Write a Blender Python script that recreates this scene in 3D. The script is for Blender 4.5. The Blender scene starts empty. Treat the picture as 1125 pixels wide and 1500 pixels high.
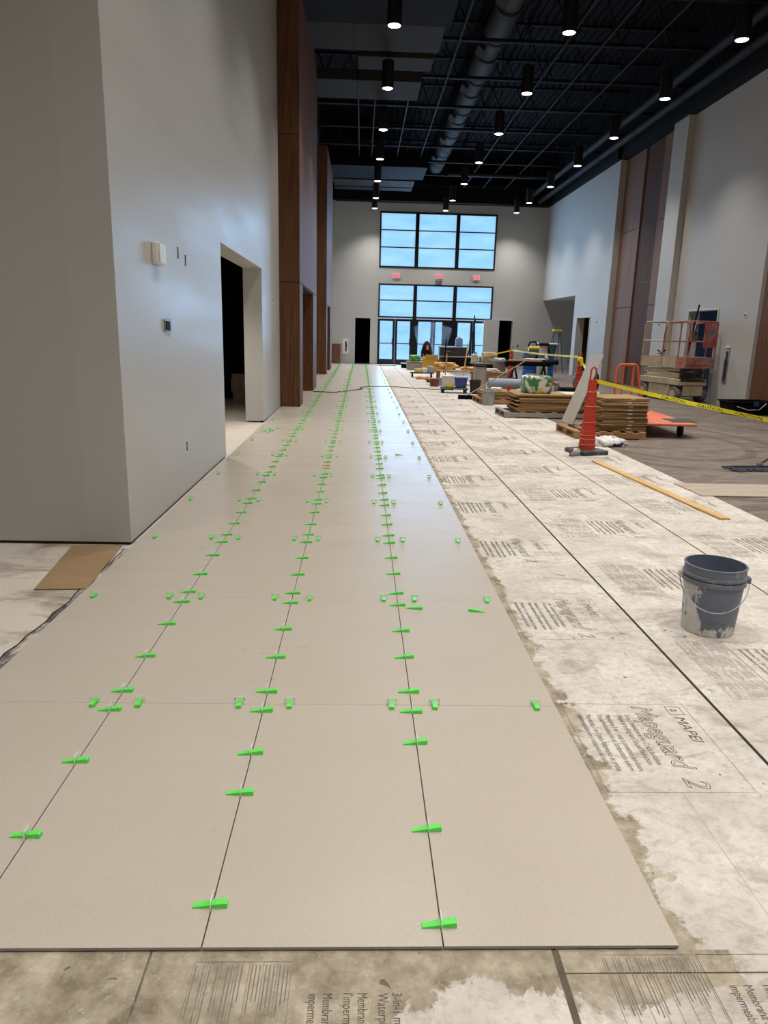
import bpy, bmesh, math, random
from mathutils import Vector, Matrix
random.seed(7)
scene = bpy.context.scene
C = scene.collection
PI = math.pi

# ------------------------------------------------------------------ camera
FPX, PITCH, YAW, ROLL, CAMH = 1054.5, 0.24433, 0.03669, 0.02609, 1.522
def cam_axes():
    cy, sy, cp, sp = math.cos(YAW), math.sin(YAW), math.cos(PITCH), math.sin(PITCH)
    F = Vector((sy*cp, cy*cp, -sp)); R = Vector((cy, -sy, 0)); U = R.cross(F)
    cr, sr = math.cos(ROLL), math.sin(ROLL)
    return F, cr*R+sr*U, cr*U-sr*R
F_, R_, U_ = cam_axes()
cam = bpy.data.objects.new('camera', bpy.data.cameras.new('camera'))
C.objects.link(cam)
cam.matrix_world = Matrix(((R_.x, U_.x, -F_.x, 0), (R_.y, U_.y, -F_.y, 0), (R_.z, U_.z, -F_.z, CAMH), (0, 0, 0, 1)))
cam.data.sensor_fit = 'HORIZONTAL'; cam.data.sensor_width = 36; cam.data.lens = FPX*36/1125
cam.data.clip_start = 0.05; cam.data.clip_end = 200
scene.camera = cam

# ------------------------------------------------------------------ world, view
w = bpy.data.worlds.new('world'); scene.world = w; w.use_nodes = True
w.node_tree.nodes['Background'].inputs[0].default_value = (0.55, 0.7, 0.95, 1)
w.node_tree.nodes['Background'].inputs[1].default_value = 0.6
scene.view_settings.view_transform = 'Standard'; scene.view_settings.look = 'None'
scene.view_settings.gamma = 1; scene.view_settings.use_curve_mapping = False
scene.view_settings.exposure = 0.0
def window_daylight(name, x0, x1, z0, z1, power):
    l = bpy.data.lights.new(name, 'AREA'); l.shape = 'RECTANGLE'; l.size = x1-x0; l.size_y = z1-z0; l.energy = power; l.color = (.36, .63, 1.0)
    o = bpy.data.objects.new(name, l); C.objects.link(o); o.location = ((x0+x1)/2, 35.68, (z0+z1)/2); o.rotation_euler = (-math.pi/2, 0, 0)
window_daylight('daylight_upper', .85, 6.2, 4.6, 6.9, 170)
window_daylight('daylight_lower', .85, 6.2, .3, 3.7, 300)
LAMP_W = 625.0          # power of one pendant
PANE_E = 1.2            # brightness of the papered window panes

# ------------------------------------------------------------------ mesh helpers
class MB:
    def __init__(s): s.v = []; s.f = []
    def add(s, vs, fs):
        o = len(s.v); s.v += [Vector(v) for v in vs]; s.f += [tuple(i+o for i in f) for f in fs]; return s
    def box(s, x0, x1, y0, y1, z0, z1):
        return s.add([(x0,y0,z0),(x1,y0,z0),(x1,y1,z0),(x0,y1,z0),(x0,y0,z1),(x1,y0,z1),(x1,y1,z1),(x0,y1,z1)],
                     [(3,2,1,0),(4,5,6,7),(0,1,5,4),(1,2,6,5),(2,3,7,6),(3,0,4,7)])
    def obox(s, c, hx, hy, hz, rz=0, rx=0, ry=0):
        m = Matrix.Translation(c) @ Matrix.Rotation(rz, 4, 'Z') @ Matrix.Rotation(ry, 4, 'Y') @ Matrix.Rotation(rx, 4, 'X')
        b = MB().box(-hx, hx, -hy, hy, -hz, hz)
        return s.add([m @ v for v in b.v], b.f)
    def bar(s, a, b, wd, ht=None, up=(0,0,1)):
        a, b = Vector(a), Vector(b); ht = ht or wd
        d = (b-a).normalized(); u = Vector(up)
        if abs(d.dot(u)) > .98: u = Vector((1,0,0))
        r = d.cross(u).normalized(); u = r.cross(d)
        vs = [p + r*sx*wd/2 + u*sz*ht/2 for p in (a,b) for sx, sz in ((-1,-1),(1,-1),(1,1),(-1,1))]
        return s.add(vs, [(3,2,1,0),(4,5,6,7),(0,1,5,4),(1,2,6,5),(2,3,7,6),(3,0,4,7)])
    def tube(s, pts, r, n=8, cap=True):
        pts = [Vector(p) for p in pts]; k = len(pts); vs = []; fs = []
        rr = r if isinstance(r, (list, tuple)) else [r]*k
        prev = None
        for i, p in enumerate(pts):
            d = (pts[min(i+1,k-1)] - pts[max(i-1,0)]).normalized()
            if prev is None:
                u = Vector((0,0,1)) if abs(d.z) < .95 else Vector((1,0,0))
                a = d.cross(u).normalized()
            else:
                a = (prev - d*prev.dot(d)).normalized()
            prev = a; b = d.cross(a)
            vs += [p + (a*math.cos(2*PI*j/n) + b*math.sin(2*PI*j/n))*rr[i] for j in range(n)]
        for i in range(k-1):
            for j in range(n):
                fs.append((i*n+j, i*n+(j+1)%n, (i+1)*n+(j+1)%n, (i+1)*n+j))
        if cap: fs += [tuple(range(n-1,-1,-1)), tuple(range((k-1)*n, k*n))]
        return s.add(vs, fs)
    def lathe(s, c, prof, n=20, cap=True):
        c = Vector(c); vs = []; fs = []; k = len(prof)
        for r, z in prof: vs += [c + Vector((r*math.cos(2*PI*j/n), r*math.sin(2*PI*j/n), z)) for j in range(n)]
        for i in range(k-1):
            for j in range(n): fs.append((i*n+j, i*n+(j+1)%n, (i+1)*n+(j+1)%n, (i+1)*n+j))
        if cap: fs += [tuple(range(n-1,-1,-1)), tuple(range((k-1)*n, k*n))]
        return s.add(vs, fs)
    def hull_quad(s, quad, th):
        q = [Vector(p) for p in quad]; n = (q[1]-q[0]).cross(q[3]-q[0]).normalized()*th
        return s.add(q + [p+n for p in q], [(3,2,1,0),(4,5,6,7),(0,1,5,4),(1,2,6,5),(2,3,7,6),(3,0,4,7)])
    def xf(s, m):
        s.v = [m @ v for v in s.v]; return s

def wm(o):
    m = Matrix.Translation(o.location) @ o.rotation_euler.to_matrix().to_4x4()
    return wm(o.parent) @ m if o.parent else m

def obj(name, mb, mat, parent=None, bevel=0, smooth=False, world=False):
    """one mesh object; mb holds the parent's local coordinates (world coordinates when world=True)"""
    me = bpy.data.meshes.new(name)
    vs = mb.v
    if world and parent:
        inv = wm(parent).inverted(); vs = [inv @ v for v in vs]
    me.from_pydata([tuple(v) for v in vs], [], mb.f)
    if bevel or smooth:
        bm = bmesh.new(); bm.from_mesh(me)
        if bevel: bmesh.ops.bevel(bm, geom=list(bm.edges), offset=bevel, segments=1, affect='EDGES', clamp_overlap=True)
        bmesh.ops.recalc_face_normals(bm, faces=bm.faces)
        bm.to_mesh(me); bm.free()
    if smooth:
        for p in me.polygons: p.use_smooth = True
        try: me.set_sharp_from_angle(angle=math.radians(35))
        except Exception: pass
    me.materials.append(mat)
    o = bpy.data.objects.new(name, me); C.objects.link(o)
    if parent: o.parent = parent
    return o

def tag(o, label=None, cat=None, group=None, kind=None):
    if label: o['label'] = label
    if cat: o['category'] = cat
    if group: o['group'] = group
    if kind: o['kind'] = kind
    return o
def thing(name, label, cat, loc=(0,0,0), rz=0, group=None):
    o = bpy.data.objects.new(name, None); C.objects.link(o); o.empty_display_size = .1
    o.location = loc; o.rotation_euler = (0,0,rz)
    return tag(o, label, cat, group)
def struct(name, mb, mat, parent=None, **k):
    o = obj(name, mb, mat, parent, **k)
    if not parent: o['kind'] = 'structure'
    return o
def struct_empty(name):
    o = bpy.data.objects.new(name, None); C.objects.link(o); o['kind'] = 'structure'; return o
def dup(root, loc, rz=None, label=None, group=None):
    r = root.copy(); C.objects.link(r); r.location = loc
    if rz is not None: r.rotation_euler = (0,0,rz)
    if label: r['label'] = label
    if group: r['group'] = group
    for ch in list(root.children):
        c = ch.copy(); C.objects.link(c); c.parent = r
        for g in list(ch.children):
            d = g.copy(); C.objects.link(d); d.parent = c
    return r
def link_copy(o, loc, parent=None, rz=None):
    c = o.copy(); C.objects.link(c); c.location = loc; c.parent = parent or o.parent
    if rz is not None: c.rotation_euler = (0,0,rz)
    return c

def nth(k):
    return '%d%s' % (k, 'th' if 10 < k % 100 < 14 else {1:'st',2:'nd',3:'rd'}.get(k % 10, 'th'))
# ------------------------------------------------------------------ materials
def lin(c):
    return tuple(((x/255)/12.92 if x/255 <= .04045 else ((x/255+.055)/1.055)**2.4) for x in c)
class NT:
    def __init__(s, name):
        s.m = bpy.data.materials.new(name); s.m.use_nodes = True; s.t = s.m.node_tree
        s.b = s.t.nodes['Principled BSDF']; s.tc = None
    def n(s, typ, **kw):
        x = s.t.nodes.new(typ)
        for k, v in kw.items(): setattr(x, k, v)
        return x
    def l(s, a, b): s.t.links.new(a, b)
    def coord(s, scale=(1,1,1), world=False, loc=(0,0,0)):
        if world:
            g = s.n('ShaderNodeNewGeometry').outputs['Position']
        else:
            g = s.n('ShaderNodeTexCoord').outputs['Object']
        mp = s.n('ShaderNodeMapping'); mp.inputs['Scale'].default_value = scale; mp.inputs['Location'].default_value = loc
        s.l(g, mp.inputs[0]); return mp.outputs[0]
    def noise(s, co, scale, detail=4, rough=.6, dist=0):
        x = s.n('ShaderNodeTexNoise'); x.inputs['Scale'].default_value = scale; x.inputs['Detail'].default_value = detail
        x.inputs['Roughness'].default_value = rough; x.inputs['Distortion'].default_value = dist
        s.l(co, x.inputs['Vector']); return x.outputs['Fac']
    def ramp(s, f, stops):
        r = s.n('ShaderNodeValToRGB'); e = r.color_ramp.elements
        while len(e) < len(stops): e.new(.5)
        for i, (p, c) in enumerate(stops):
            e[i].position = p; e[i].color = (c, c, c, 1) if isinstance(c, (int, float)) else (*c, 1)
        s.l(f, r.inputs[0]); return r.outputs[0]
    def mix(s, f, a, b, mode='MIX'):
        x = s.n('ShaderNodeMix', data_type='RGBA', blend_type=mode)
        for i, v in ((0, f), (6, a), (7, b)):
            if isinstance(v, (int, float)): x.inputs[i].default_value = v
            elif isinstance(v, tuple): x.inputs[i].default_value = (*v, 1) if len(v) == 3 else v
            else: s.l(v, x.inputs[i])
        return x.outputs[2]
    def math(s, op, a, b=0.0, clamp=False):
        x = s.n('ShaderNodeMath', operation=op); x.use_clamp = clamp
        for i, v in ((0, a), (1, b)):
            if isinstance(v, (int, float)): x.inputs[i].default_value = v
            else: s.l(v, x.inputs[i])
        return x.outputs[0]
    def xyz(s, co):
        x = s.n('ShaderNodeSeparateXYZ'); s.l(co, x.inputs[0]); return x.outputs
    def bump(s, h, st=.3, d=.01):
        b = s.n('ShaderNodeBump'); b.inputs['Strength'].default_value = st; b.inputs['Distance'].default_value = d
        s.l(h, b.inputs['Height']); s.l(b.outputs[0], s.b.inputs['Normal'])
    def set(s, color=None, rough=None, metal=None, spec=None):
        for k, v in (('Base Color', color), ('Roughness', rough), ('Metallic', metal), ('Specular IOR Level', spec)):
            if v is None: continue
            if isinstance(v, (int, float)): s.b.inputs[k].default_value = v
            elif isinstance(v, tuple): s.b.inputs[k].default_value = (*v, 1)
            else: s.l(v, s.b.inputs[k])
        return s.m

def simple(name, rgb, rough=.6, metal=0, var=.12, scale=8, spec=.5, stretch=(1,1,1)):
    t = NT(name); c = lin(rgb)
    f = t.noise(t.coord(stretch), scale)
    col = t.mix(t.ramp(f, [(.3, 0), (.7, 1)]), tuple(x*(1-var) for x in c), tuple(min(1, x*(1+var)) for x in c))
    return t.set(col, rough, metal, spec)
def dusty(name, rgb, dust=(190,182,170), amount=.5, rough=.7, scale=5):
    t = NT(name); co = t.coord()
    f = t.ramp(t.noise(co, scale, 6, .7), [(.62-amount*.4, 0), (.85-amount*.3, 1)])
    g = t.ramp(t.noise(co, scale*6, 3), [(.3, .6), (.7, 1)])
    return t.set(t.mix(t.math('MULTIPLY', f, g), lin(rgb), lin(dust)), rough)
def emit(name, rgb, st):
    t = NT(name); t.b.inputs['Base Color'].default_value = (0,0,0,1)
    t.b.inputs['Emission Color'].default_value = (*lin(rgb), 1); t.b.inputs['Emission Strength'].default_value = st
    return t.m
def wood(name, dark, light, rough=.6, sc=(9,9,.35), sp=1.0):
    t = NT(name); co = t.coord(sc)
    a = t.noise(co, 3.0*sp, 8, .62, .6); b = t.noise(co, 14*sp, 4, .6, .2)
    c = t.mix(t.ramp(a, [(.3, 0), (.7, 1)]), lin(dark), lin(light))
    c = t.mix(t.math('MULTIPLY', t.ramp(b, [(.4, 0), (.75, 1)]), .35), c, tuple(x*.55 for x in lin(dark)))
    return t.set(c, rough, 0, .18)
def cardboard(name, rgb):
    t = NT(name); co = t.coord((1,1,6))
    f = t.noise(co, 6, 5); g = t.noise(t.coord(), 1.7, 2)
    c = t.mix(f, tuple(x*.75 for x in lin(rgb)), tuple(min(1, x*1.15) for x in lin(rgb)))
    c = t.mix(t.math('MULTIPLY', g, .35), c, lin((120,96,66)))
    return t.set(c, .85, 0, .2)

M = {}
def paint(name, rgb, rough=.5):
    t = NT(name); co = t.coord(world=True)
    f = t.noise(co, .6, 3); c = lin(rgb)
    col = t.mix(f, tuple(x*.95 for x in c), tuple(min(1, x*1.04) for x in c))
    t.bump(t.noise(co, 180, 2), .05, .002)
    r = t.ramp(t.noise(t.coord((.4,.4,2), True), 1.2, 3), [(.3, rough-.06), (.7, rough+.06)])
    return t.set(col, r, 0, .5)
M['wall'] = paint('wall_paint', (188,187,183), .38)
M['wall2'] = paint('wall_paint_matte', (186,184,179), .6)
M['black'] = simple('black_paint', (9,9,10), .85, 0, .1, 8, .2)
M['deck'] = simple('black_deck', (8,8,9), .85, 0, .2, 3, .15, stretch=(1,8,1))
M['galv_dark'] = simple('dark_steel', (46,46,48), .5, 0, .15)
M['steel_dark'] = simple('painted_steel_black', (17,17,18), .75, 0, .15, 8, .2)
M['duct'] = simple('dark_grey_duct', (44,42,40), .7, 0, .12, 3, .2)
M['duct_box'] = simple('grey_duct_board', (50,48,46), .8, 0, .08, 2, .15)
M['pipe'] = simple('pipe_grey', (33,33,33), .7, 0, .1, 3, .2)
M['walnut'] = wood('walnut_veneer', (82,54,38), (128,90,64))
M['walnut_dark'] = wood('walnut_veneer_dark', (70,47,35), (106,76,57), .7)
M['walnut_r'] = wood('walnut_strips', (84,58,46), (164,128,104), .62, (22,22,.12))
M['frame'] = simple('black_aluminium', (14,15,18), .35, 0, .1)
M['joint'] = simple('dark_joint', (40,34,30), .9)
M['green'] = simple('green_plastic', (104,226,92), .4, 0, .08, 30)
M['orange_p'] = simple('orange_plastic', (240,150,50), .4)
M['concrete_l'] = None

def tile_mat():
    t = NT('porcelain_tile'); co = t.coord(world=True)
    sp = t.noise(co, 420, 2, .5); sm = t.noise(t.coord((.7,2.2,1), True), 1.3, 6, .65, .5)
    c = t.mix(t.ramp(sp, [(.35, 0), (.65, 1)]), lin((178,167,153)), lin((193,182,168)))
    c = t.mix(t.math('MULTIPLY', t.ramp(sm, [(.45, 0), (.8, 1)]), .13), c, lin((214,205,192)))
    # dusty scuffs further up the run
    yy = t.xyz(co)[1]
    far = t.n('ShaderNodeMapRange'); far.inputs[1].default_value = 5; far.inputs[2].default_value = 10; t.l(yy, far.inputs[0])
    sc = t.ramp(t.noise(t.coord((1,3,1), True), 2.2, 7, .7, 1.0), [(.5, 0), (.7, 1)])
    c = t.mix(t.math('MULTIPLY', t.math('MULTIPLY', sc, far.outputs[0]), .35), c, lin((226,216,204)))
    r = t.ramp(t.noise(t.coord((.8,3,1), True), 2.0, 5), [(.3, .27), (.7, .38)])
    return t.set(c, r, 0, .5)
M['tile'] = tile_mat()
M['tile_edge'] = simple('tile_body', (150,146,142), .7)
M['mortar'] = simple('mortar', (96,86,70), .95, 0, .2, 20)

TX0, TX1, TY0 = -1.595, 0.845, 1.50       # edges of the tiled run
def membrane_mat():
    t = NT('underlayment_fleece'); co = t.coord(world=True); x, y, z = t.xyz(co)
    a = t.noise(co, 2.6, 8, .7, .3); b = t.noise(co, 26, 5, .7); d = t.noise(co, 90, 3)
    c = t.mix(t.ramp(a, [(.32, 0), (.68, 1)]), lin((184,176,166)), lin((221,214,205)))
    c = t.mix(t.math('MULTIPLY', t.ramp(b, [(.47, 0), (.7, 1)]), .55), c, lin((156,143,128)))
    c = t.mix(t.math('MULTIPLY', t.ramp(d, [(.45, 0), (.8, 1)]), .3), c, lin((180,168,152)))
    # trodden dirt
    e = t.ramp(t.noise(t.coord((1,1.6,1), True, (3,1,0)), 3.2, 9, .75, .8), [(.52, 0), (.66, 1)])
    c = t.mix(t.math('MULTIPLY', e, .62), c, lin((146,130,112)))
    # splashes of mortar
    v = t.n('ShaderNodeTexVoronoi'); v.inputs['Scale'].default_value = 4.5
    wv = t.mix(.16, co, t.n_col(co, 9)); t.l(wv, v.inputs['Vector'])
    rnd = t.ramp(t.noise(co, 1.1, 2), [(.45, 0.0), (.75, .17)])
    spl = t.math('LESS_THAN', v.outputs['Distance'], rnd)
    # mortar squeezed out along the tile edges
    dx = t.math('SUBTRACT', x, TX1); dy = t.math('SUBTRACT', TY0, y)
    dd = t.math('MAXIMUM', dx, dy)
    nz = t.noise(co, 5.5, 7, .7, .4)
    lim = t.math('ADD', t.math('MULTIPLY', t.math('SUBTRACT', nz, .5), .42), .055)
    # thicker in front of the run on the left side
    lf = t.n('ShaderNodeMapRange'); lf.inputs[1].default_value = 0.25; lf.inputs[2].default_value = -.35; t.l(x, lf.inputs[0])
    lim = t.math('ADD', lim, t.math('MULTIPLY', lf.outputs[0], .28))
    fr = t.math('MULTIPLY', t.math('GREATER_THAN', dy, 0), .075)
    lim = t.math('ADD', lim, fr)
    mm = t.n('ShaderNodeMapRange'); mm.inputs[1].default_value = -.006; mm.inputs[2].default_value = .012
    t.l(t.math('SUBTRACT', lim, dd), mm.inputs[0])
    grain = t.noise(co, 34, 6, .75)
    mask = t.math('MULTIPLY', mm.outputs[0], t.ramp(grain, [(.28, .25), (.42, 1)]))
    mask = t.math('MAXIMUM', mask, t.math('MULTIPLY', spl, .45))
    mc = t.mix(t.ramp(t.noise(co, 7, 6, .7), [(.35, 0), (.65, 1)]), lin((122,110,90)), lin((186,174,154)))
    c = t.mix(mask, c, mc)
    # small dark crumbs
    vv = t.n('ShaderNodeTexVoronoi'); vv.inputs['Scale'].default_value = 11; t.l(wv, vv.inputs['Vector'])
    cr = t.math('LESS_THAN', vv.outputs['Distance'], t.ramp(t.noise(co, 2.1, 3), [(.42, 0), (.75, .17)]))
    c = t.mix(t.math('MULTIPLY', cr, .75), c, lin((84,74,62)))
    t.bump(t.math('ADD', t.noise(co, 120, 4), t.math('MULTIPLY', mask, .8)), .25, .004)
    return t.set(c, .85, 0, .25)
def n_col(s, co, scale):
    x = s.n('ShaderNodeTexNoise'); x.inputs['Scale'].default_value = scale; s.l(co, x.inputs['Vector']); return x.outputs['Color']
NT.n_col = n_col
M['membrane'] = membrane_mat()
M['ink'] = simple('printed_ink', (92,84,76), .9, 0, .35, 40)
M['ink_mid'] = simple('printed_ink_faded', (124,115,105), .9, 0, .3, 40)
M['ink_pale'] = simple('printed_ink_worn', (150,140,128), .9, 0, .25, 60)

def concrete_mat():
    t = NT('concrete_slab'); co = t.coord(world=True); x, y, z = t.xyz(co)
    a = t.noise(t.coord((1.0,2.4,1), True), 1.1, 8, .68, .9); b = t.noise(t.coord((1.2,6,1), True), 2.6, 6, .7, 1.4)
    c = t.mix(t.ramp(a, [(.3, 0), (.7, 1)]), lin((92,82,74)), lin((126,114,103)))
    c = t.mix(t.math('MULTIPLY', t.ramp(b, [(.50, 0), (.66, 1)]), .6), c, lin((172,160,147)))
    # tyre arcs
    vx = t.math('SUBTRACT', x, 4.6); vy = t.math('SUBTRACT', y, 11.0)
    rr = t.math('SQRT', t.math('ADD', t.math('MULTIPLY', vx, vx), t.math('MULTIPLY', t.math('MULTIPLY', vy, vy), .45)))
    rr = t.math('ADD', rr, t.math('MULTIPLY', t.noise(co, 1.5, 3), .12))
    for r0 in (1.25, 1.75, 2.9):
        k = t.math('LESS_THAN', t.math('ABSOLUTE', t.math('SUBTRACT', rr, r0)), .07)
        c = t.mix(t.math('MULTIPLY', k, t.math('MULTIPLY', t.noise(co, 3, 4), .85)), c, lin((74,66,60)))
    # left bay is pale with plaster dust, rooms beyond are paler
    lf = t.math('LESS_THAN', x, -1.5)
    pl = t.mix(t.ramp(t.noise(t.coord((1,2,1), True), 1.6, 8, .7, .6), [(.36, 0), (.52, 1)]), lin((140,122,106)), lin((208,198,186)))
    rm = t.math('GREATER_THAN', y, 5.1)
    pl = t.mix(t.math('MULTIPLY', rm, .8), pl, lin((222,210,196)))
    c = t.mix(lf, c, pl)
    r = t.ramp(a, [(.3, .38), (.7, .62)])
    t.bump(t.noise(co, 40, 5), .12, .004)
    return t.set(c, r, 0, .45)
M['concrete'] = concrete_mat()

# ================================================================== THE SETTING
YB, YF = 35.8, -8.0          # far wall, wall behind
XL, XR, XR2 = -1.62, 8.70, 8.88
HT, DECK = 7.4, 9.4          # top of the pale paint, roof deck
LWX = -9.0

# slab
struct('floor', MB().box(LWX-.2, 13.2, YF-.2, YB+4.2, -.2, -.003), M['concrete'])

# ---- tiles: a run of 4 by 28, each its own piece
run = struct_empty('floor_tile_run'); run.location = (0, 0, 0)
obj('mortar_bed', MB().box(TX0+.012, TX1-.012, TY0+.02, TY0+1.22*28-.02, 0, .0045), M['mortar'], run)
tm = MB().box(-.3032, .3032, -.6092, .6092, 0, .0095)
tproto = obj('tile', tm, M['tile'], run, bevel=.0007)
tproto.data.materials.append(M['tile_edge'])
for p in tproto.data.polygons:
    if abs(p.normal.z) < .3: p.material_index = 1
first = True
for k in range(28):
    for i in range(4):
        loc = (TX0 + .61*(i+.5), TY0 + 1.22*(k+.5), .004)
        if first: tproto.location = loc; first = False
        else: link_copy(tproto, loc)
ZT = .0135  # tile top

# ---- left walls
def wall_panels(name, rects, mat, fn):
    """one wall as a set of boxes: rects of (u0,u1,z0,z1) mapped by fn to a box"""
    m = MB()
    for r in rects: m.box(*fn(*r))
    return struct(name, m, mat)
LT = .30
fnL = lambda u0,u1,z0,z1: (XL-LT, XL, u0, u1, z0, z1)
OY0, OY1, OZ = 8.72, 12.2, 2.47
wall_panels('wall_left', [(5.0,OY0,.02,HT),(OY0,OY1,OZ,HT),(OY1,YB,.02,HT)], M['wall'], fnL)
wall_panels('wall_left_upper', [(5.0,YB,HT,DECK)], M['black'], fnL)
struct('wall_left_return', MB().box(LWX, XL-LT, 5.0, 5.0+LT, .02, HT), M['wall2'])
struct('wall_left_return_upper', MB().box(LWX, XL-LT, 5.0, 5.0+LT, HT, DECK), M['black'])
struct('wall_side_bay', MB().box(LWX-.2, LWX, YF, 5.0, 0, DECK), M['wall2'])
# dark strip painted as the shade where the drywall stops above the slab
struct('gap_shade_left', MB().box(XL-.05, XL-.012, 5.02, OY0, 0, .03).box(XL-.05, XL-.012, OY1, YB, 0, .03), M['joint'])
struct('gap_shade_return', MB().box(LWX, XL-.012, 5.012, 5.05, 0, .03), M['joint'])
struct('wall_behind', MB().box(LWX, XR2+.3, YF-.2, YF, 0, DECK), M['wall2'])
# dark room seen through the opening
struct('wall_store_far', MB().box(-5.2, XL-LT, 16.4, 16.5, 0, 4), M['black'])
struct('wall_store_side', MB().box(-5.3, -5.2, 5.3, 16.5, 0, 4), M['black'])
struct('ceiling_store', MB().box(-5.3, XL-LT, 5.3, 16.5, 3.1, 3.2), M['wall2'])

# ---- far wall with its openings
WX0, WX1 = .78, 6.27
DLX = (-.36, .47); DRX = (6.53, 7.36); DZ = 2.22
struct('wall_back', MB().box(XL, DLX[0], YB, YB+.25, 0, HT).box(DLX[0], DLX[1], YB, YB+.25, DZ, HT).box(DLX[1], WX0, YB, YB+.25, 0, HT)
       .box(WX0, WX1, YB, YB+.25, 3.78, 4.51).box(WX0, WX1, YB, YB+.25, 6.98, HT)
       .box(WX1, DRX[0], YB, YB+.25, 0, HT).box(DRX[0], DRX[1], YB, YB+.25, DZ+.06, HT).box(DRX[1], XR+2.6, YB, YB+.25, 0, HT), M['wall2'])
struct('wall_back_upper', MB().box(XL, XR+.3, YB, YB+.25, HT, DECK), M['black'])
# rooms behind the two side doors
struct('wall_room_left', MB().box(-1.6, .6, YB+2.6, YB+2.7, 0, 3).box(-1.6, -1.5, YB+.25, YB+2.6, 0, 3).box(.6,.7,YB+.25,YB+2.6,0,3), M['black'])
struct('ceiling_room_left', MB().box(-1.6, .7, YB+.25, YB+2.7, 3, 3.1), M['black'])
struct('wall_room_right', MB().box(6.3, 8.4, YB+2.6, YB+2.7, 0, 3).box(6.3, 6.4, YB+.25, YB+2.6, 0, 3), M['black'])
struct('wall_room_right_timber', MB().box(7.36, 7.46, YB+.25, YB+2.6, 0, 3), M['walnut_dark'])
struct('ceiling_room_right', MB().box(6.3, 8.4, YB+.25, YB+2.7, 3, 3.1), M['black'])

# ---- right wall: pale wall, timber bays, pilaster, doors, alcove
fnR = lambda u0,u1,z0,z1: (XR, XR+.3, u0, u1, z0, z1)
fnR2 = lambda u0,u1,z0,z1: (XR2, XR2+.3, u0, u1, z0, z1)
D2 = (28.1, 29.9, 2.33); D1 = (18.3, 20.05, 2.33); AL = (30.4, 3.19)
wall_panels('wall_right_far', [(26.3,D2[0],0,HT),(D2[0],D2[1],D2[2],HT),(D2[1],AL[0],0,HT),(AL[0],YB,AL[1],HT)], M['wall2'], fnR)
wall_panels('wall_right_pilaster', [(21.05,22.0,0,HT)], M['wall2'], fnR)
wall_panels('wall_right_near', [(16.5,D1[0],0,HT),(D1[0],D1[1],D1[2],HT),(D1[1],21.05,0,HT)], M['wall2'], fnR2)
wall_panels('wall_right_recess', [(22.0,26.3,0,HT),(YF,16.5,0,HT)], M['wall2'], lambda u0,u1,z0,z1: (XR2+.1, XR2+.4, u0, u1, z0, z1))
struct('wall_right_upper', MB().box(XR-.12, XR+.5, YF, YB, HT, DECK).box(XR-.22, XR-.1, 26.0, 28.0, HT-.05, HT+.6), M['black'])
# alcove beyond the right wall
struct('wall_alcove', MB().box(XR+2.2, XR+2.3, 30.4, YB, 0, 3.3).box(XR+.3, XR+2.3, AL[0]-.1, AL[0], 0, 3.3), M['wall2'])
struct('ceiling_alcove', MB().box(XR+.3, XR+2.3, 30.3, YB, 3.19, 3.3), M['wall2'])
# rooms behind the right hand doors
struct('wall_right_room_near', MB().box(XR2+1.6, XR2+1.7, 16.5, 21, 0, 3).box(XR2+.3, XR2+1.6, 20.6, 20.7, 0, 3).box(XR2+.3, XR2+1.6, 16.8, 16.9, 0, 3).box(XR2+.3, XR2+1.7, 16.5, 21, 3, 3.1), simple('blue_room_paint', (84,112,158), .7))
struct('wall_right_room_far', MB().box(XR+1.4, XR+1.5, 27, 30.3, 0, 3).box(XR+.3, XR+1.4, 30.1, 30.2, 0, 3).box(XR+.3, XR+1.4, 27.4, 27.5, 0, 3).box(XR+.3, XR+1.5, 27, 30.3, 3, 3.1), M['walnut_dark'])

# timber cladding of the right bays, board by board
clad = struct_empty('trim_right_cladding'); clad.location = (XR2, 24, 0)
def board(parent, name, x0,x1,y0,y1,z0,z1, mat):
    return obj(name, MB().box(x0,x1,y0,y1,z0,z1), mat, parent, bevel=.004, world=True)
for (y0, y1, m, proud) in ((24.55, 26.28, 'walnut_r', 0), (23.1, 24.53, 'walnut_dark', .05), (22.03, 23.08, 'walnut_r', 0)):
    zs = (.02, 2.55, 5.02, HT-.01) if m == 'walnut_r' else (.02, 3.3, HT-.01)
    for a, b in zip(zs[:-1], zs[1:]): board(clad, 'cladding_panel', XR2+.03+proud, XR2+.1, y0, y1, a+.008, b-.008, M[m])
clad2 = struct_empty('trim_right_cladding_near'); clad2.location = (XR2, 14, 0)
for a, b in zip((.02, 2.55, 5.02), (2.55, 5.02, HT-.01)):
    for y0, y1 in ((14.6, 16.4), (13.1, 14.58), (11.6, 13.08)):
        board(clad2, 'cladding_panel', XR2+.03, XR2+.1, y0, y1, a+.008, b-.008, M['walnut'])

# door frames
def door_frame(name, axis, p0, p1, at, zt, th=.05, dep=.32):
    o = struct_empty(name)
    for (u0, u1, z0, z1) in ((p0-th, p0, 0, zt+th), (p1, p1+th, 0, zt+th), (p0, p1, zt, zt+th)):
        m = MB().box(u0, u1, at, at+dep, z0, z1) if axis == 'y' else MB().box(at, at+dep, u0, u1, z0, z1)
        obj('frame_rail', m, M['frame_white'], o, bevel=.004)
    return o
M['frame_white'] = simple('pale_door_frame', (196,192,182), .5)
door_frame('door_1', 'y', DLX[0]+.05, DLX[1]-.05, YB-.02, DZ-.05)
door_frame('door_2', 'y', DRX[0]+.05, DRX[1]-.05, YB-.02, DZ+.01)
door_frame('door_3', 'x', D1[0]+.05, D1[1]-.05, XR2-.02, D1[2]-.05)
door_frame('door_4', 'x', D2[0]+.05, D2[1]-.05, XR-.02, D2[2]-.05)

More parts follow.
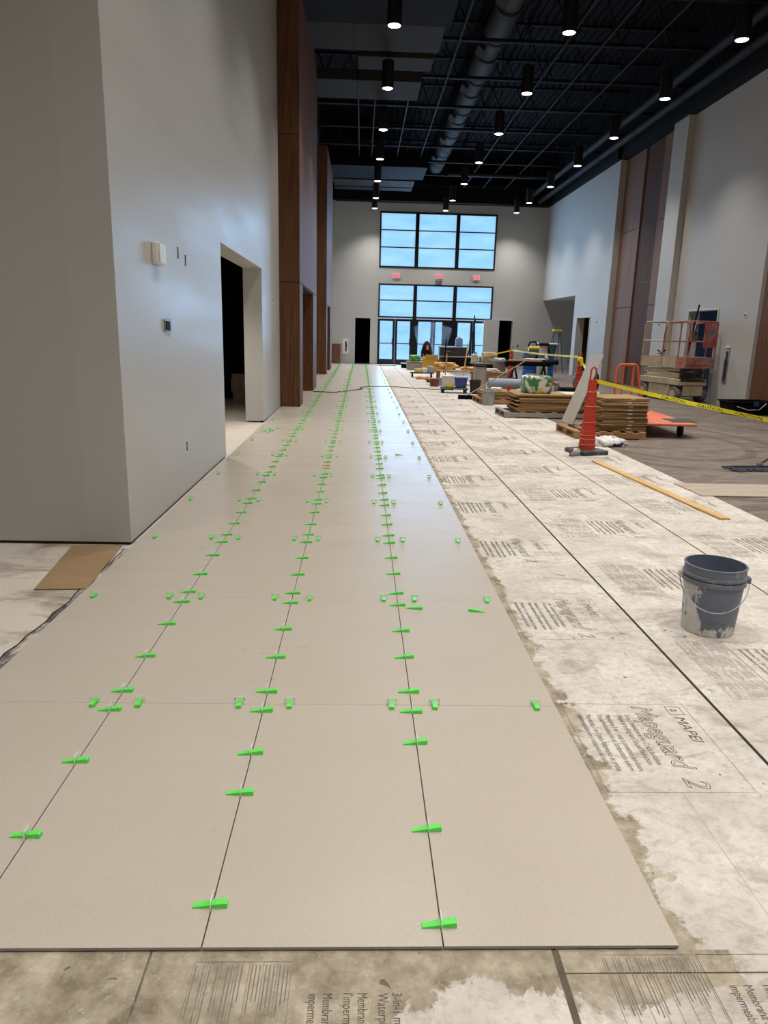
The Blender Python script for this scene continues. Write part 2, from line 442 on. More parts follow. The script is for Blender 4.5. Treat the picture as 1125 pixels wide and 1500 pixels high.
# ---- windows: frames, mullions and every pane its own piece
def pane_mat():
    t = NT('papered_glass'); co = t.coord(world=True)
    g = t.coord(); oi = t.n('ShaderNodeTexCoord').outputs['Generated']; sx = t.xyz(oi)
    a = t.noise(t.coord((.6,1,2.5), True), .9, 4)
    c = t.mix(t.ramp(a, [(.3, 0), (.7, 1)]), lin((128,190,246)), lin((158,212,252)))
    ex = t.math('MINIMUM', sx[0], t.math('SUBTRACT', 1.0, sx[0])); ez = t.math('MINIMUM', sx[2], t.math('SUBTRACT', 1.0, sx[2]))
    e = t.math('ADD', t.math('MINIMUM', ex, ez), t.math('MULTIPLY', t.math('SUBTRACT', t.noise(co, 2.5, 5, .7), .5), .22))
    c = t.mix(t.ramp(e, [(-.0, .55), (.07, 0)]), c, lin((150,178,186)))
    t.b.inputs['Base Color'].default_value = (.05,.06,.07,1); t.b.inputs['Roughness'].default_value = .15
    t.l(c, t.b.inputs['Emission Color']); t.b.inputs['Emission Strength'].default_value = PANE_E
    return t.m
M['pane'] = pane_mat()
def window(name, xs, zs, thin, y=YB+.06):
    o = struct_empty(name); o.location = (xs[0][0], y, zs[0])
    x0, x1, z0, z1 = xs[0][0], xs[-1][1], zs[0], zs[-1]
    def part(n, *b, m='frame'): obj(n, MB().box(*b), M[m], o, bevel=.003 if m == 'frame' else 0, world=True)
    part('frame_rail', x0, x1, y-.09, y+.06, z0, z0+.07); part('frame_rail', x0, x1, y-.09, y+.06, z1-.07, z1)
    part('frame_stile', x0, x0+.07, y-.09, y+.06, z0+.07, z1-.07); part('frame_stile', x1-.07, x1, y-.09, y+.06, z0+.07, z1-.07)
    for (a, b) in zip(xs[:-1], xs[1:]): part('mullion', a[1], b[0], y-.09, y+.06, z0+.07, z1-.07)
    for k, (a, b) in enumerate(xs):
        a2 = a+.07 if k == 0 else a; b2 = b-.07 if k == len(xs)-1 else b
        for z in zs[1:-1]: part('transom', a2, b2, y-.07, y+.05, z-thin/2, z+thin/2)
        for i in range(len(zs)-1):
            c = zs[i]+(.07 if i == 0 else thin/2); d = zs[i+1]-(.07 if i == len(zs)-2 else thin/2)
            part('pane', a2, b2, y-.01, y+.01, c, d, m='pane')
    return o
XS = ((WX0, 2.45), (2.62, 4.36), (4.53, WX1))
window('window_1', XS, (4.51, 5.42, 6.18, 6.98), .045)
window('window_2', XS, (2.22, 3.03, 3.78), .05)
# entrance doors below the lower window
def door_leaf(name, x0, x1, z1=2.17, mid=1.02, y=YB+.06):
    o = struct_empty(name); o.location = (x0, y, 0)
    def part(n, *b, m='frame'): obj(n, MB().box(*b), M[m], o, bevel=.003 if m == 'frame' else 0, world=True)
    part('stile', x0, x0+.1, y-.08, y+.03, .02, z1); part('stile', x1-.1, x1, y-.08, y+.03, .02, z1)
    part('rail', x0+.1, x1-.1, y-.08, y+.03, .02, .27); part('rail', x0+.1, x1-.1, y-.08, y+.03, z1-.1, z1)
    part('rail', x0+.1, x1-.1, y-.08, y+.03, mid-.02, mid+.02)
    part('pane', x0+.1, x1-.1, y-.015, y+.005, .27, mid-.02, m='pane'); part('pane', x0+.1, x1-.1, y-.015, y+.005, mid+.02, z1-.1, m='pane')
    hb = MB().tube([(x1-.12, y-.14, .95), (x1-.12, y-.14, 1.25)], .012); obj('pull_handle', hb, M['steel_dark'], o, world=True)
    return o
n = 3
for (a, b) in ((WX0, 1.60), (1.62, 2.44), (2.63, 3.44), (3.46, 4.35), (4.54, 5.36), (5.38, 6.26)):
    door_leaf('door_%d' % (n+2), a, b); n += 1
struct('trim_1', MB().box(2.44, 2.63, YB-.03, YB+.12, .02, 2.22).box(4.35, 4.54, YB-.03, YB+.12, .02, 2.22).box(3.88, 4.3, YB-.1, YB-.05, .3, 2.15), M['frame'])

# ---- roof deck, joists, conduits
ceil = struct('ceiling', MB().box(LWX-.2, XR+.5, YF-.2, YB+.25, DECK, DECK+.2), M['deck'])
rib = MB()
for i in range(48): rib.box(-1.3+.21*i, -1.22+.21*i, 8, YB, DECK-.06, DECK)
obj('deck_rib', rib, M['deck'], ceil)['kind'] = 'stuff'
def joist_mesh():
    m = MB(); zb, zt = 8.02, DECK-.1
    for z, hh in ((zb, .07), (zt, .06)):
        m.bar((XL, -.035, z), (XR, -.035, z), .045, hh); m.bar((XL, .035, z), (XR, .035, z), .045, hh)
    nseg = 9; dx = (XR-XL)/nseg
    for i in range(nseg):
        a = XL+i*dx; m.bar((a, 0, zt), (a+dx/2, 0, zb), .03); m.bar((a+dx/2, 0, zb), (a+dx, 0, zt), .03)
    return m
jp = None
for y in (11.0, 13.5, 15.9, 18.4, 20.9, 23.4, 25.8, 28.1, 30.4, 32.8, 35.0):
    if jp is None: jp = obj('joist', joist_mesh(), M['steel_dark'], ceil); jp.location = (0, y, 0)
    else: link_copy(jp, (0, y, 0))
for x, z, y0, y1 in ((-.2, 7.95, 22, 33), (.27, 7.95, 22, 33), (1.22, 7.95, 20, 33), (2.1, 7.95, 14, 30), (4.5, 7.95, 12, 35), (5.35, 7.95, 12, 35), (6.35, 7.95, 12, 35)):
    obj('conduit', MB().tube([(x, y0, z), (x, y1, z)], .022, 6), M['pipe'], ceil)
for y, z in ((15.2, 7.88), (31.4, 7.8)):
    obj('cross_pipe', MB().tube([(3.4, y, z), (7.6, y, z)], .08, 10), M['pipe'], ceil, smooth=True)
# dropped beams of the roof
obj('beam', MB().box(-1.3, 1.7, 13.6, 16.45, 7.55, 8.0), M['black'], ceil)
obj('beam', MB().box(-1.3, 8.6, 35.2, 35.75, HT-.05, 8.3), M['black'], ceil)
obj('beam', MB().box(-1.3, 2.4, 29.6, 31.9, 7.62, 8.0), M['black'], ceil)

# ================================================================== UNDERLAYMENT SHEETS AND THEIR PRINT
def text_mesh(body, size, shear=0, outline=0, width=None, spacing=1.0):
    cu = bpy.data.curves.new('t', 'FONT'); cu.body = body; cu.size = size; cu.shear = shear; cu.resolution_u = 2
    cu.space_character = spacing; cu.space_line = .95
    if outline:
        cu.fill_mode = 'NONE'; cu.bevel_depth = outline; cu.bevel_resolution = 0
    o = bpy.data.objects.new('t', cu); C.objects.link(o)
    dg = bpy.context.evaluated_depsgraph_get(); me = bpy.data.meshes.new_from_object(o.evaluated_get(dg))
    m = MB(); m.v = [v.co.copy() for v in me.vertices]; m.f = [tuple(p.vertices) for p in me.polygons]
    bpy.data.objects.remove(o); bpy.data.curves.remove(cu); bpy.data.meshes.remove(me)
    if width and m.v:
        x0 = min(v.x for v in m.v); x1 = max(v.x for v in m.v); k = width/(x1-x0)
        for v in m.v: v.x = (v.x-x0)*k
    for v in m.v: v.z = v.z*.1 if outline else 0
    return m
def place(m, x, y, z=0):
    return m.xf(Matrix.Translation((x, y, z)))
def strip(m, x0, y0, x1, y1, wd=.0016):
    d = Vector((x1-x0, y1-y0, 0)).normalized(); r = Vector((-d.y, d.x, 0))*wd/2
    a, b = Vector((x0,y0,0)), Vector((x1,y1,0))
    return m.add([a-r, b-r, b+r, a+r], [(0,1,2,3)])
# local frame of the print: x runs along the text (towards the viewer), y across the sheet
PL = .61
def brand_print():
    m = MB()
    for (a,b,c,d) in ((0,.36,0,.885),(PL,.36,PL,.885),(0,.885,PL,.885),(0,.36,PL,.36)): strip(m, a,b,c,d)
    n = text_mesh('Mapeguard', .118, .28, .0016, .455); place(n, .02, .655); m.add(n.v, n.f)
    n = text_mesh('2', .118, .28, .0016); place(n, .525, .655); m.add(n.v, n.f)
    n = text_mesh('MAPEI', .062, .2, .0, .19); place(n, .105, .805); m.add(n.v, n.f)
    # square emblem with a ring
    for (a,b,c,d) in ((.02,.80,.085,.80),(.02,.86,.085,.86),(.02,.80,.02,.86),(.085,.80,.085,.86)): strip(m, a,b,c,d,.003)
    n = text_mesh('a', .055, .2); place(n, .036, .815); m.add(n.v, n.f)
    return m
def caption_print():
    m = MB(); y = .60
    for ln in ('3-in-1 membrane for Crack Isolation,', 'Waterproofing and Sound Reduction.', '',
               'Membrane 3 en 1 pour la protection anti-fissure,', 'l\'imperm\u00e9abilisation et l\'att\u00e9nuation sonore.', '',
               'Membrana 3 en 1 para Aislamiento de grietas,', 'impermeabilizaci\u00f3n y reducci\u00f3n del ruido.'):
        if ln:
            n = text_mesh(ln, .034, 0, 0, .36 if len(ln) < 42 else .40); place(n, .09, y); m.add(n.v, n.f)
        y -= .034 if ln else .014
    return m
def table_print():
    m = MB(); r = random.Random(3); y0, y1 = .115, .355
    for k in range(8): strip(m, 0, y0+(y1-y0)*k/7, PL, y0+(y1-y0)*k/7, .0014)
    for x in (0, .2, .33, .44, .54, PL): strip(m, x, y0, x, y1, .0014)
    for k in range(7):
        for j in range(3):
            y = y0+(y1-y0)*(k+.2+.28*j)/7
            for a, b in ((.01,.19),(.21,.32),(.34,.43),(.45,.53),(.55,.6)):
                if r.random() < .85: strip(m, a, y, a+(b-a)*r.uniform(.55,1), y, .003)
    return m
def guide_print():
    m = MB(); strip(m, PL, .62, 1.28, .62, .0014); strip(m, PL, .30, 1.28, .30, .001); strip(m, PL+.12, .885, 1.28, .885, .001); return m
prints = None
SX = (-1.516, -.5, .52, 1.54, 2.56); SW = 1.0
names = ('left half of the tiled run', 'middle of the tiled run', 'right edge of the tiled run', 'grey bucket', 'lumber strip')
far_end = (35.6, 35.6, 35.6, 35.6, 30.0)
for i in (2, 0, 1, 3, 4):
    x0 = SX[i]
    s = thing('membrane_sheet', 'white printed underlayment sheet lying under the ' + names[i], 'underlayment', (x0, 0, 0))
    x1 = x0 + SW + (.012 if i < 4 else 0)
    cut = 1.4315 if i > 1 else -1
    obj('sheet', MB().box(0.004, SW+.014, cut+.0025, far_end[i], -.003, 0), M['membrane'], s)
    obj('sheet', MB().box(0.004, SW+.014, -3, cut-.0025, -.003, 0), M['membrane'], s)
    if prints is None:
        prints = [obj('brand_print', brand_print(), M['ink'], s), obj('caption_print', caption_print(), M['ink'], s),
                  obj('table_print', table_print(), M['ink_mid'], s), obj('guide_print', guide_print(), M['ink_pale'], s)]
        for p in prints: p.hide_render = False
    ks = range(-1, 0) if i == 1 else (range(0) if i == 0 else range(-1, 17))
    for k in ks:
        y = 2.765 + 1.28*k + (.66 if i in (1, 3) else 0) + (.2 if i == 4 else 0)
        if i == 1: y = 1.47
        if i == 2 and k > 12: continue
        for p in prints:
            if i == 1 and p.name.startswith('brand') and p.parent != s: continue
            c = p if (p.parent == s and p.location.length == 0 and not p.get('used')) else p.copy()
            if c is not p: C.objects.link(c); c.parent = s
            else: p['used'] = 1
            c.location = (0, y, .0006); c.rotation_euler = (0, 0, -PI/2)
for o in list(C.objects):
    if 'used' in o.keys(): del o['used']
# black tape/gap between sheets
struct('trim_2', MB().box(1.532, 1.546, -3, 35.6, -.0028, .0008), M['joint'])
struct('trim_3', MB().box(2.552, 2.563, -3, 30, -.0028, .0006), M['joint'])
struct('trim_4', MB().box(.512, .53, -3, 1.5, -.0028, .0008), M['mortar'])
# torn edge of old underlay and dark mortar strip beside the left side of the run
em = MB(); r = random.Random(5); pts = []
for k in range(40):
    y = 1.0+k*.1; pts.append((-1.62-.10*max(0,(3.9-y)/2.6)-r.uniform(.0,.02), y))
for a, b in zip(pts[:-1], pts[1:]):
    em.add([(a[0],a[1],.001),(-1.585,a[1],.001),(-1.585,b[1],.001),(b[0],b[1],.001)], [(0,1,2,3)])
def streak_mat():
    t = NT('old_mortar_strip'); co = t.coord((3,1,1), True)
    return t.set(t.mix(t.ramp(t.noise(co, 4, 7, .75), [(.42, 0), (.6, 1)]), lin((74,68,64)), lin((200,190,178))), .85)
struct('trim_5', em, streak_mat())
em = MB(); 
for a, b in zip(pts[:-1], pts[1:]): em.bar((a[0],a[1],.002), (b[0],b[1],.002), .006, .004)
struct('trim_6', em, M['joint'])

# ================================================================== LEVELLING CLIPS ON THE TILES
M['clip'] = None
t = NT('clear_white_plastic'); t.b.inputs['Base Color'].default_value = (.88,.91,.87,1); t.b.inputs['Roughness'].default_value = .3
M['clip'] = t.m
def wedge_mb(L=.092, W=.021, h0=.004, h1=.017):
    # thick end at +x, ribbed hollow underside left plain
    m = MB(); a, b = -L*.55, L*.45
    m.add([(a,-W*.42,0),(b,-W/2,0),(b,W/2,0),(a,W*.42,0),(a,-W*.42,h0),(b-.006,-W/2,h1),(b-.006,W/2,h1),(a,W*.42,h0),(b,-W/2,h1-.003),(b,W/2,h1-.003)],
          [(3,2,1,0),(4,5,6,7),(0,1,8,5,4),(2,3,7,6,9),(3,0,4,7),(1,2,9,8),(8,9,6,5)])
    return m
def clip_mb(wide=.046, tall=.032):
    # bridge: two legs and a top bar standing in the joint, across the wedge (local y)
    m = MB(); t_ = .0014
    m.box(-t_/2, t_/2, -wide/2, -wide/2+.006, 0, tall*.8); m.box(-t_/2, t_/2, wide/2-.006, wide/2, 0, tall*.8)
    m.add([(-t_/2,-wide/2,tall*.6),(t_/2,-wide/2,tall*.6),(t_/2,wide/2,tall*.6),(-t_/2,wide/2,tall*.6),
           (-t_/2,-wide/2+.004,tall),(t_/2,-wide/2+.004,tall),(t_/2,wide/2-.004,tall),(-t_/2,wide/2-.004,tall)],
          [(3,2,1,0),(4,5,6,7),(0,1,5,4),(1,2,6,5),(2,3,7,6),(3,0,4,7)])
    return m
def make_clip(label, group):
    c = thing('leveling_clip', label, 'tile clip', (0,0,ZT), 0, group)
    obj('wedge', wedge_mb(), M['green'], c); obj('clip', clip_mb(), M['clip'], c)
    return c
LONG = 'green wedge with clear clip across a lengthwise joint of the beige tiles'
CROSS = 'green wedge with clear clip pointing along the hall on a cross joint'
rc = random.Random(11)
spots = []
for k in range(28):
    y0 = TY0 + 1.22*k
    for i in (1, 2, 3):
        for u in (.1, .43, .79, 1.14):
            if k == 0 and i == 1 and u < .2: continue
            spots.append((k, TX0+.61*i, y0+u+rc.uniform(-.035,.035) if k else y0+{(1,.43):.41,(1,.79):.80,(2,.1):.135,(2,.43):.62,(2,.79):.856,(3,.1):.066,(3,.43):.44,(3,.79):.93}.get((i,u),1.16), 0))
    if k and k < 24:
        for i in range(4):
            for s in (-1, 1):
                xx = TX0+.61*(i+.5)+s*(.305-.092)
                if i == 0 and s < 0 and 14.5 < y0 < 20.5: continue
                spots.append((k, xx+rc.uniform(-.012,.012), y0, 1))
near, rest = spots[:300], spots[300:]
pl = make_clip(LONG, 'clips on the lengthwise joints'); pc = make_clip(CROSS, 'clips on the cross joints'); ul = uc = False
cnt = {}
for (k, x, y, kind) in near:
    if kind == 0:
        j = round((x-TX0)/.61); cnt[j] = cnt.get(j, 0)+1
        lab = nth(cnt[j]) + ' green wedge clip from the front tile edge on the %s lengthwise joint' % ('wall side', 'middle', 'underlayment side')[j-1]
    else:
        c_ = int((x-TX0)/.61); hi = (x-TX0)/.61-c_ > .5
        lab = 'green clip on %s cross joint from front edge, %s tile from wall, %s side' % (nth(k), nth(c_+1), 'underlayment' if hi else 'wall')
    jit = rc.uniform(-.07,.07)
    if kind == 0:
        if not ul: pl.location = (x, y, ZT); pl.rotation_euler = (0,0,jit); pl['label'] = lab; ul = True
        else: dup(pl, (x, y, ZT), jit, lab)
    else:
        # thick end towards the viewer
        if not uc: pc.location = (x, y, ZT); pc.rotation_euler = (0,0,-PI/2+jit); pc['label'] = lab; uc = True
        else: dup(pc, (x, y, ZT), -PI/2+jit, lab)
g1, g2 = MB(), MB()
for (k, x, y, kind) in rest:
    m = Matrix.Translation((x, y, ZT)) @ Matrix.Rotation(0 if kind == 0 else -PI/2, 4, 'Z')
    a = wedge_mb().xf(m); g1.add(a.v, a.f); b = clip_mb().xf(m); g2.add(b.v, b.f)
tag(obj('leveling_wedge_run', g1, M['green']), 'run of many green wedges on the far tiles towards the entrance', 'tile clips', kind='stuff')
tag(obj('leveling_bridge_run', g2, M['clip']), 'clear plastic bridges over the wedges on the far tiles', 'tile clips', kind='stuff')
def loose(x, y, rz, label, mat='green', group=None):
    o = obj('loose_wedge', wedge_mb(), M[mat]); o.location = (x, y, ZT); o.rotation_euler = (0,0,rz); return tag(o, label, 'tile wedge', group)
loose(.33, 3.80, -.2, 'loose green wedge lying on a tile just beside the lengthwise joint')
loose(.67, 3.77, PI-.15, 'loose green wedge with its tip towards the printed underlayment')
loose(.50, 9.05, PI, 'lone loose green wedge lying mid-tile far up the run')
loose(-.38, 8.2, .1, 'orange wedge among the green ones on the tiles', 'orange_p')
for (x, y, a) in ((-1.46,11.0,.4),(-1.36,11.08,-.5),(-1.42,11.25,.1),(-1.30,11.28,.2),(-1.38,10.9,1.0)):
    loose(x, y, a, 'loose green wedge dropped in a heap by the doorway corner', group='heap of wedges by the doorway')

# ================================================================== PENDANT LIGHTS
M['lens'] = emit('lamp_lens', (255,246,232), 14)
M['housing'] = simple('black_lamp_housing', (16,16,17), .45)
LZ = 6.9
def make_pendant(label):
    t = thing('pendant_light', label, 'ceiling light', (0,0,LZ), 0, 'black cylinder pendants of the hall')
    obj('housing', MB().lathe((0,0,0), [(.11,.012),(.132,0),(.135,.02),(.135,.55),(.12,.57)], 20), M['housing'], t, smooth=True)
    obj('lens', MB().lathe((0,0,0), [(.111,.006),(.111,.014)], 20), M['lens'], t)
    obj('stem', MB().tube([(0,0,.57),(0,0,2.45)], .012, 6), M['housing'], t)
    return t
pp = None
rowname = {.5: 'above the tiled run', 3.69: 'along the middle of the hall', 6.9: 'beside the twin pipes'}
ld = bpy.data.lights.new('pendant_beam', 'SPOT'); ld.energy = LAMP_W; ld.spot_size = math.radians(112); ld.spot_blend = 1.0
ld.shadow_soft_size = .09; ld.color = (1.0, .962, .915)
for X in (.5, 3.69, 6.9):
    for k in range(-5, 7):
        y = min(14.75 + 3.46*k, 34.6)
        lab = nth(7-k) + ' black pendant from entrance wall in the row ' + rowname[X]
        if pp is None: pp = make_pendant(lab); pp.location = (X, y, LZ)
        else: dup(pp, (X, y, LZ), None, lab)
        lo = bpy.data.objects.new('pendant_beam', ld); C.objects.link(lo); lo.location = (X, y, LZ-.01)
for k in range(2):  # unseen pendants added to brighten the bay floor and return wall
    dup(pp, (-4.2, -2.4+3.46*k, LZ), None, nth(k+1) + ' unseen pendant from the rear wall, added to light the side bay')
    lo = bpy.data.objects.new('pendant_beam', ld); C.objects.link(lo); lo.location = (-4.2, -2.4+3.46*k, LZ-.01)
# unseen ceiling lamps added to brighten the store room floor and blue room
def fill_lamp(x, y, z, label, power, col=(1,.94,.86)):
    t = thing('fill_lamp', label, 'ceiling light', (x, y, z))
    obj('rim', MB().lathe((0,0,0), [(.16,-.03),(.17,0)], 20), M['housing'], t); obj('lens', MB().lathe((0,0,0), [(.14,-.034),(.14,-.031)], 20), M['lens'], t)
    l = bpy.data.lights.new('fill_beam', 'SPOT'); l.energy = power; l.spot_size = math.radians(120); l.spot_blend = .6; l.color = col; l.shadow_soft_size = .12
    o = bpy.data.objects.new('fill_beam', l); C.objects.link(o); o.location = (x, y, z-.05)
fill_lamp(-2.7, 10.6, 3.1, 'unseen round lamp added to brighten the storeroom floor', 260)
fill_lamp(XR2+.9, 18.6, 3.0, 'unseen round lamp added to brighten the blue room', 30)

# ================================================================== DUCTS AND PIPES OVERHEAD
def spiral_duct():
    t = thing('spiral_duct', 'dark grey round duct with banded joints along the roof', 'duct', (3.1, 12, 8.55))
    yy = 0.; seg = 0
    while yy < 21.5:
        L = 1.7 if seg % 2 == 0 else 1.15
        rr = .31 if seg % 2 == 0 else .28
        obj('duct_section', MB().tube([(0,yy,0),(0,yy+L-.02,0)], rr, 20), M['duct'], t, smooth=True)
        obj('joint_band', MB().tube([(0,yy+L-.07,0),(0,yy+L+.05,0)], rr+.02, 20), M['steel_dark'], t, smooth=True)
        if seg % 2:
            obj('outlet', MB().obox((-.26, yy+L*.5, -.17), .1, .28, .08, 0, 0, .7), M['duct'], t, bevel=.01)
            obj('hanger', MB().tube([(-.3,yy+.1,.05),(-.3,yy+.1,.8)], .01, 5).tube([(.3,yy+.1,.05),(.3,yy+.1,.8)], .01, 5), M['steel_dark'], t)
        yy += L; seg += 1
    return t
spiral_duct()
for x, z, nm in ((7.65, 7.72, 'inner'), (8.05, 7.5, 'outer')):
    t = thing('overhead_pipe', 'long dark %s pipe running along the right wall under the roof' % nm, 'pipe', (x, 14, z))
    obj('pipe_run', MB().tube([(0,-6,0),(0,21.5,0)], .1, 14), M['pipe'], t, smooth=True)
    for k in range(8): obj('hanger', MB().tube([(0,-4+k*3.3,.09),(0,-4+k*3.3,1.2)], .008, 5).tube([(0,-4.03+k*3.3,0),(0,-3.97+k*3.3,0)], .106, 14), M['steel_dark'], t)
def box_duct(x0, x1, y0, y1, z0, z1, seams, label):
    t = thing('box_duct', label, 'duct', ((x0+x1)/2, (y0+y1)/2, z0))
    xs = [x0]+seams+[x1]
    for a, b in zip(xs[:-1], xs[1:]): obj('duct_section', MB().box(a+.006, b-.006, y0, y1, z0, z1), M['duct_box'], t, bevel=.01, world=True)
    for a in seams: obj('flange', MB().box(a-.02, a+.02, y0-.01, y1+.01, z0-.015, z1+.01), M['steel_dark'], t, world=True)
    return t
box_duct(-1.28, 1.62, 16.6, 18.05, 7.6, 7.95, [-.25], 'wide flat grey duct next to the black roof beam')
box_duct(-.2, 1.55, 18.45, 19.3, 7.62, 7.9, [], 'narrow flat grey duct between two wider ones')
box_duct(-1.28, 1.4, 20.0, 21.5, 7.6, 7.85, [-.2], 'wide flat grey duct over the first timber portal')
box_duct(-1.28, 2.1, 32.1, 33.4, 7.6, 7.9, [-.4, 1.0], 'flat grey duct near the entrance windows')
box_duct(-1.28, 2.1, 33.6, 34.3, 7.6, 7.9, [.3], 'flat grey duct closest to the entrance windows')

# ================================================================== TIMBER PORTALS ON THE LEFT WALL
def portal(idx, y0, y1, post, deep, o0, o1, zt):
    t = struct_empty('trim_%d' % (7+idx)); t.location = (XL, y0, 0)
    x0, x1 = XL+.002, XL+deep
    def p(n, a, b, c, d, m='walnut'): obj(n, MB().box(x0, x1, a, b, c, d), M[m], t, bevel=.004, world=True)
    p('post_panel', y0, o0, ZT, 2.42); p('post_panel', o1, y1, ZT, 2.42)
    zs = [2.435, 5.07, zt]
    for a, b in zip(zs[:-1], zs[1:]):
        L = y1-y0; nP = 4
        for k in range(nP): p('header_panel', y0+L*k/nP+.002, y0+L*(k+1)/nP-.002, a, b-.012)
    obj('reveal', MB().box(x0, x1-.012, y0+.01, y1-.01, 2.40, 2.45).box(x0, x1-.012, y0+.01, y1-.01, 5.05, 5.08), M['joint'], t, world=True)
    obj('back_panel', MB().box(x0, x0+.02, o0, o1, ZT, 2.42), M['walnut_dark'], t, world=True)
portal(0, 14.75, 20.2, .7, .40, 15.5, 18.8, HT+.5)
portal(1, 26.2, 31.0, .7, .385, 26.9, 29.3, HT+.1)

# ================================================================== LEFT WALL FITTINGS
M['white_p'] = simple('white_plastic', (226,224,216), .4)
M['galv'] = simple('galvanised_steel', (150,158,166), .35, .8, .15, 20)
t = thing('wall_box', 'white plastic sensor box fixed high on the left wall', 'wall box', (XL, 5.98, 2.07))
obj('housing', MB().box(0,.05,-.09,.11,-.08,.085), M['white_p'], t, bevel=.008)
obj('cover', MB().box(.05,.062,-.07,.1,-.07,.075), M['white_p'], t, bevel=.005)
t = thing('junction_box', 'small steel junction box on the left wall below the sensor box', 'junction box', (XL, 6.25, 1.53))
obj('box_body', MB().box(0,.012,-.1,.1,-.05,.055), M['galv'], t, bevel=.003)
obj('knockout', MB().box(.012,.02,-.08,-.02,-.035,.04), M['joint'], t); obj('switch', MB().box(.012,.024,.02,.07,-.04,.04), M['galv'], t, bevel=.003)
for (y, z, h, lab) in ((6.72,2.155,.05,'dark cable slot in the left wall beside the sensor box'), (6.99,2.115,.05,'dark cable slot in the left wall nearer the doorway'), (6.76,.44,.045,'dark outlet slot low on the left wall near the floor')):
    t = thing('wall_slot', lab, 'wall slot', (XL, y, z))
    obj('opening', MB().box(0,.003,-.018,.018,-h,h), M['black'], t); obj('surround', MB().box(0,.0018,-.026,.026,-h-.012,h+.012), M['white_p'], t)
t = thing('outlet_plate', 'small pale outlet plate on wall between doorway and timber portal', 'outlet', (XL, 13.6, 2.05))
obj('plate', MB().box(0,.006,-.04,.04,-.06,.06), M['white_p'], t, bevel=.002); obj('socket', MB().box(.006,.008,-.02,.02,-.03,.03), M['joint'], t)
# boards stacked in the storeroom
for k in range(7):
    o = obj('drywall_board', MB().box(-.36,.36,-.09,.09,0,.088), simple('board_%d' % k, (168,152,136), .8) if k == 0 else M['board'], bevel=.004)
    if k == 0: M['board'] = o.data.materials[0]
    o.location = (-2.28+random.uniform(-.03,.03), 15.2, -.003+.0885*k); o.rotation_euler = (0,0,random.uniform(-.06,.06))
    tag(o, nth(k+1) + ' dusty grey board from the floor in the storeroom stack', 'board', 'boards stacked in the storeroom')

# ================================================================== LEFT BAY FLOOR
o = obj('cardboard_sheet', MB().add([(-1.9,4.06,0),(-1.60,4.08,0),(-1.68,4.97,0),(-2.02,4.96,0),(-1.9,4.06,.006),(-1.60,4.08,.006),(-1.68,4.97,.006),(-2.02,4.96,.006)],
        [(3,2,1,0),(4,5,6,7),(0,1,5,4),(1,2,6,5),(2,3,7,6),(3,0,4,7)]), cardboard('brown_card', (164,136,104)))
tag(o, 'flat brown cardboard sheet on the floor at the wall corner', 'cardboard')
# ================================================================== CORD
pts = [(-1.2,18.5),(-.65,18.4),(-.32,19.0),(.0,19.6),(.06,19.75),(-.02,20.0),(0.0,20.3),(.3,20.7),(.82,20.95),(1.5,20.6),(2.14,20.34),(2.6,20.3)]
o = obj('power_cord', MB().tube([(x, y, ZT+.012 if x < .9 else .012) for x, y in pts], .011, 6), simple('cord_black', (40,38,36), .6), smooth=True)
tag(o, 'thin dark power cord lying across the tiles and underlayment', 'cord')

# ================================================================== GREY BUCKET
def bucket_mat():
    t = NT('paint_splashed_grey_plastic'); co = t.coord(); x, y, z = t.xyz(co)
    big = t.noise(t.coord((1,1,.8)), 7, 5, .6, .3); fine = t.noise(t.coord((1,1,.35)), 30, 5, .7)
    side = t.n('ShaderNodeMapRange'); side.inputs[1].default_value = .02; side.inputs[2].default_value = -.11; t.l(x, side.inputs[0])
    low = t.n('ShaderNodeMapRange'); low.inputs[1].default_value = .09; low.inputs[2].default_value = 0; t.l(z, low.inputs[0])
    k = t.math('ADD', t.math('MULTIPLY', side.outputs[0], .22), t.math('MULTIPLY', low.outputs[0], .16))
    f = t.math('ADD', t.math('ADD', t.math('MULTIPLY', big, .6), t.math('MULTIPLY', fine, .4)), k)
    m = t.ramp(f, [(.625, 0), (.665, 1)])
    c = t.mix(m, lin((104,110,124)), t.mix(fine, lin((166,164,158)), lin((232,230,224))))
    return t.set(c, .5)
M['bucket'] = bucket_mat(); M['bucket_rim'] = dusty('splashed_grey_rim', (104,110,124), (206,204,198), .2, .5, 14); M['bucket_in'] = simple('grey_plastic_inside', (92,98,112), .6)
b = thing('bucket', 'grey plastic pail splashed with pale paint standing on the underlayment', 'bucket', (1.91, 3.60, 0), -.35)
n_ = 40
obj('body', MB().lathe((0,0,0), [(.128,0),(.132,.004),(.150,.262),(.150,.275)], n_), M['bucket'], b, smooth=True)
shell = MB().lathe((0,0,0), [(.150,.275),(.160,.277),(.160,.302),(.152,.304),(.152,.31),(.160,.312),(.160,.326),(.154,.330),(.155,.366),(.159,.369),(.159,.374),(.148,.374)], n_, cap=False)
obj('collar', shell, M['bucket_rim'], b, smooth=True)
obj('inside', MB().lathe((0,0,0), [(.147,.372),(.127,.009),(.001,.008)], n_, cap=False), M['bucket_in'], b, smooth=True)
hp = [Vector((.163*math.cos(a), 0, .295)) for a in ()]
arc = []
for k in range(17):
    a = PI*k/16; arc.append((.172*math.cos(a), -.172*math.sin(a)*.97, .30-.15*math.sin(a)))
obj('wire_handle', MB().tube(arc, .0028, 6), M['galv'], b, smooth=True)
for s_ in (-1, 1): obj('handle_ear', MB().box(s_*.166-.012, s_*.166+.012, -.018, .018, .285, .318), M['bucket'], b, bevel=.004)

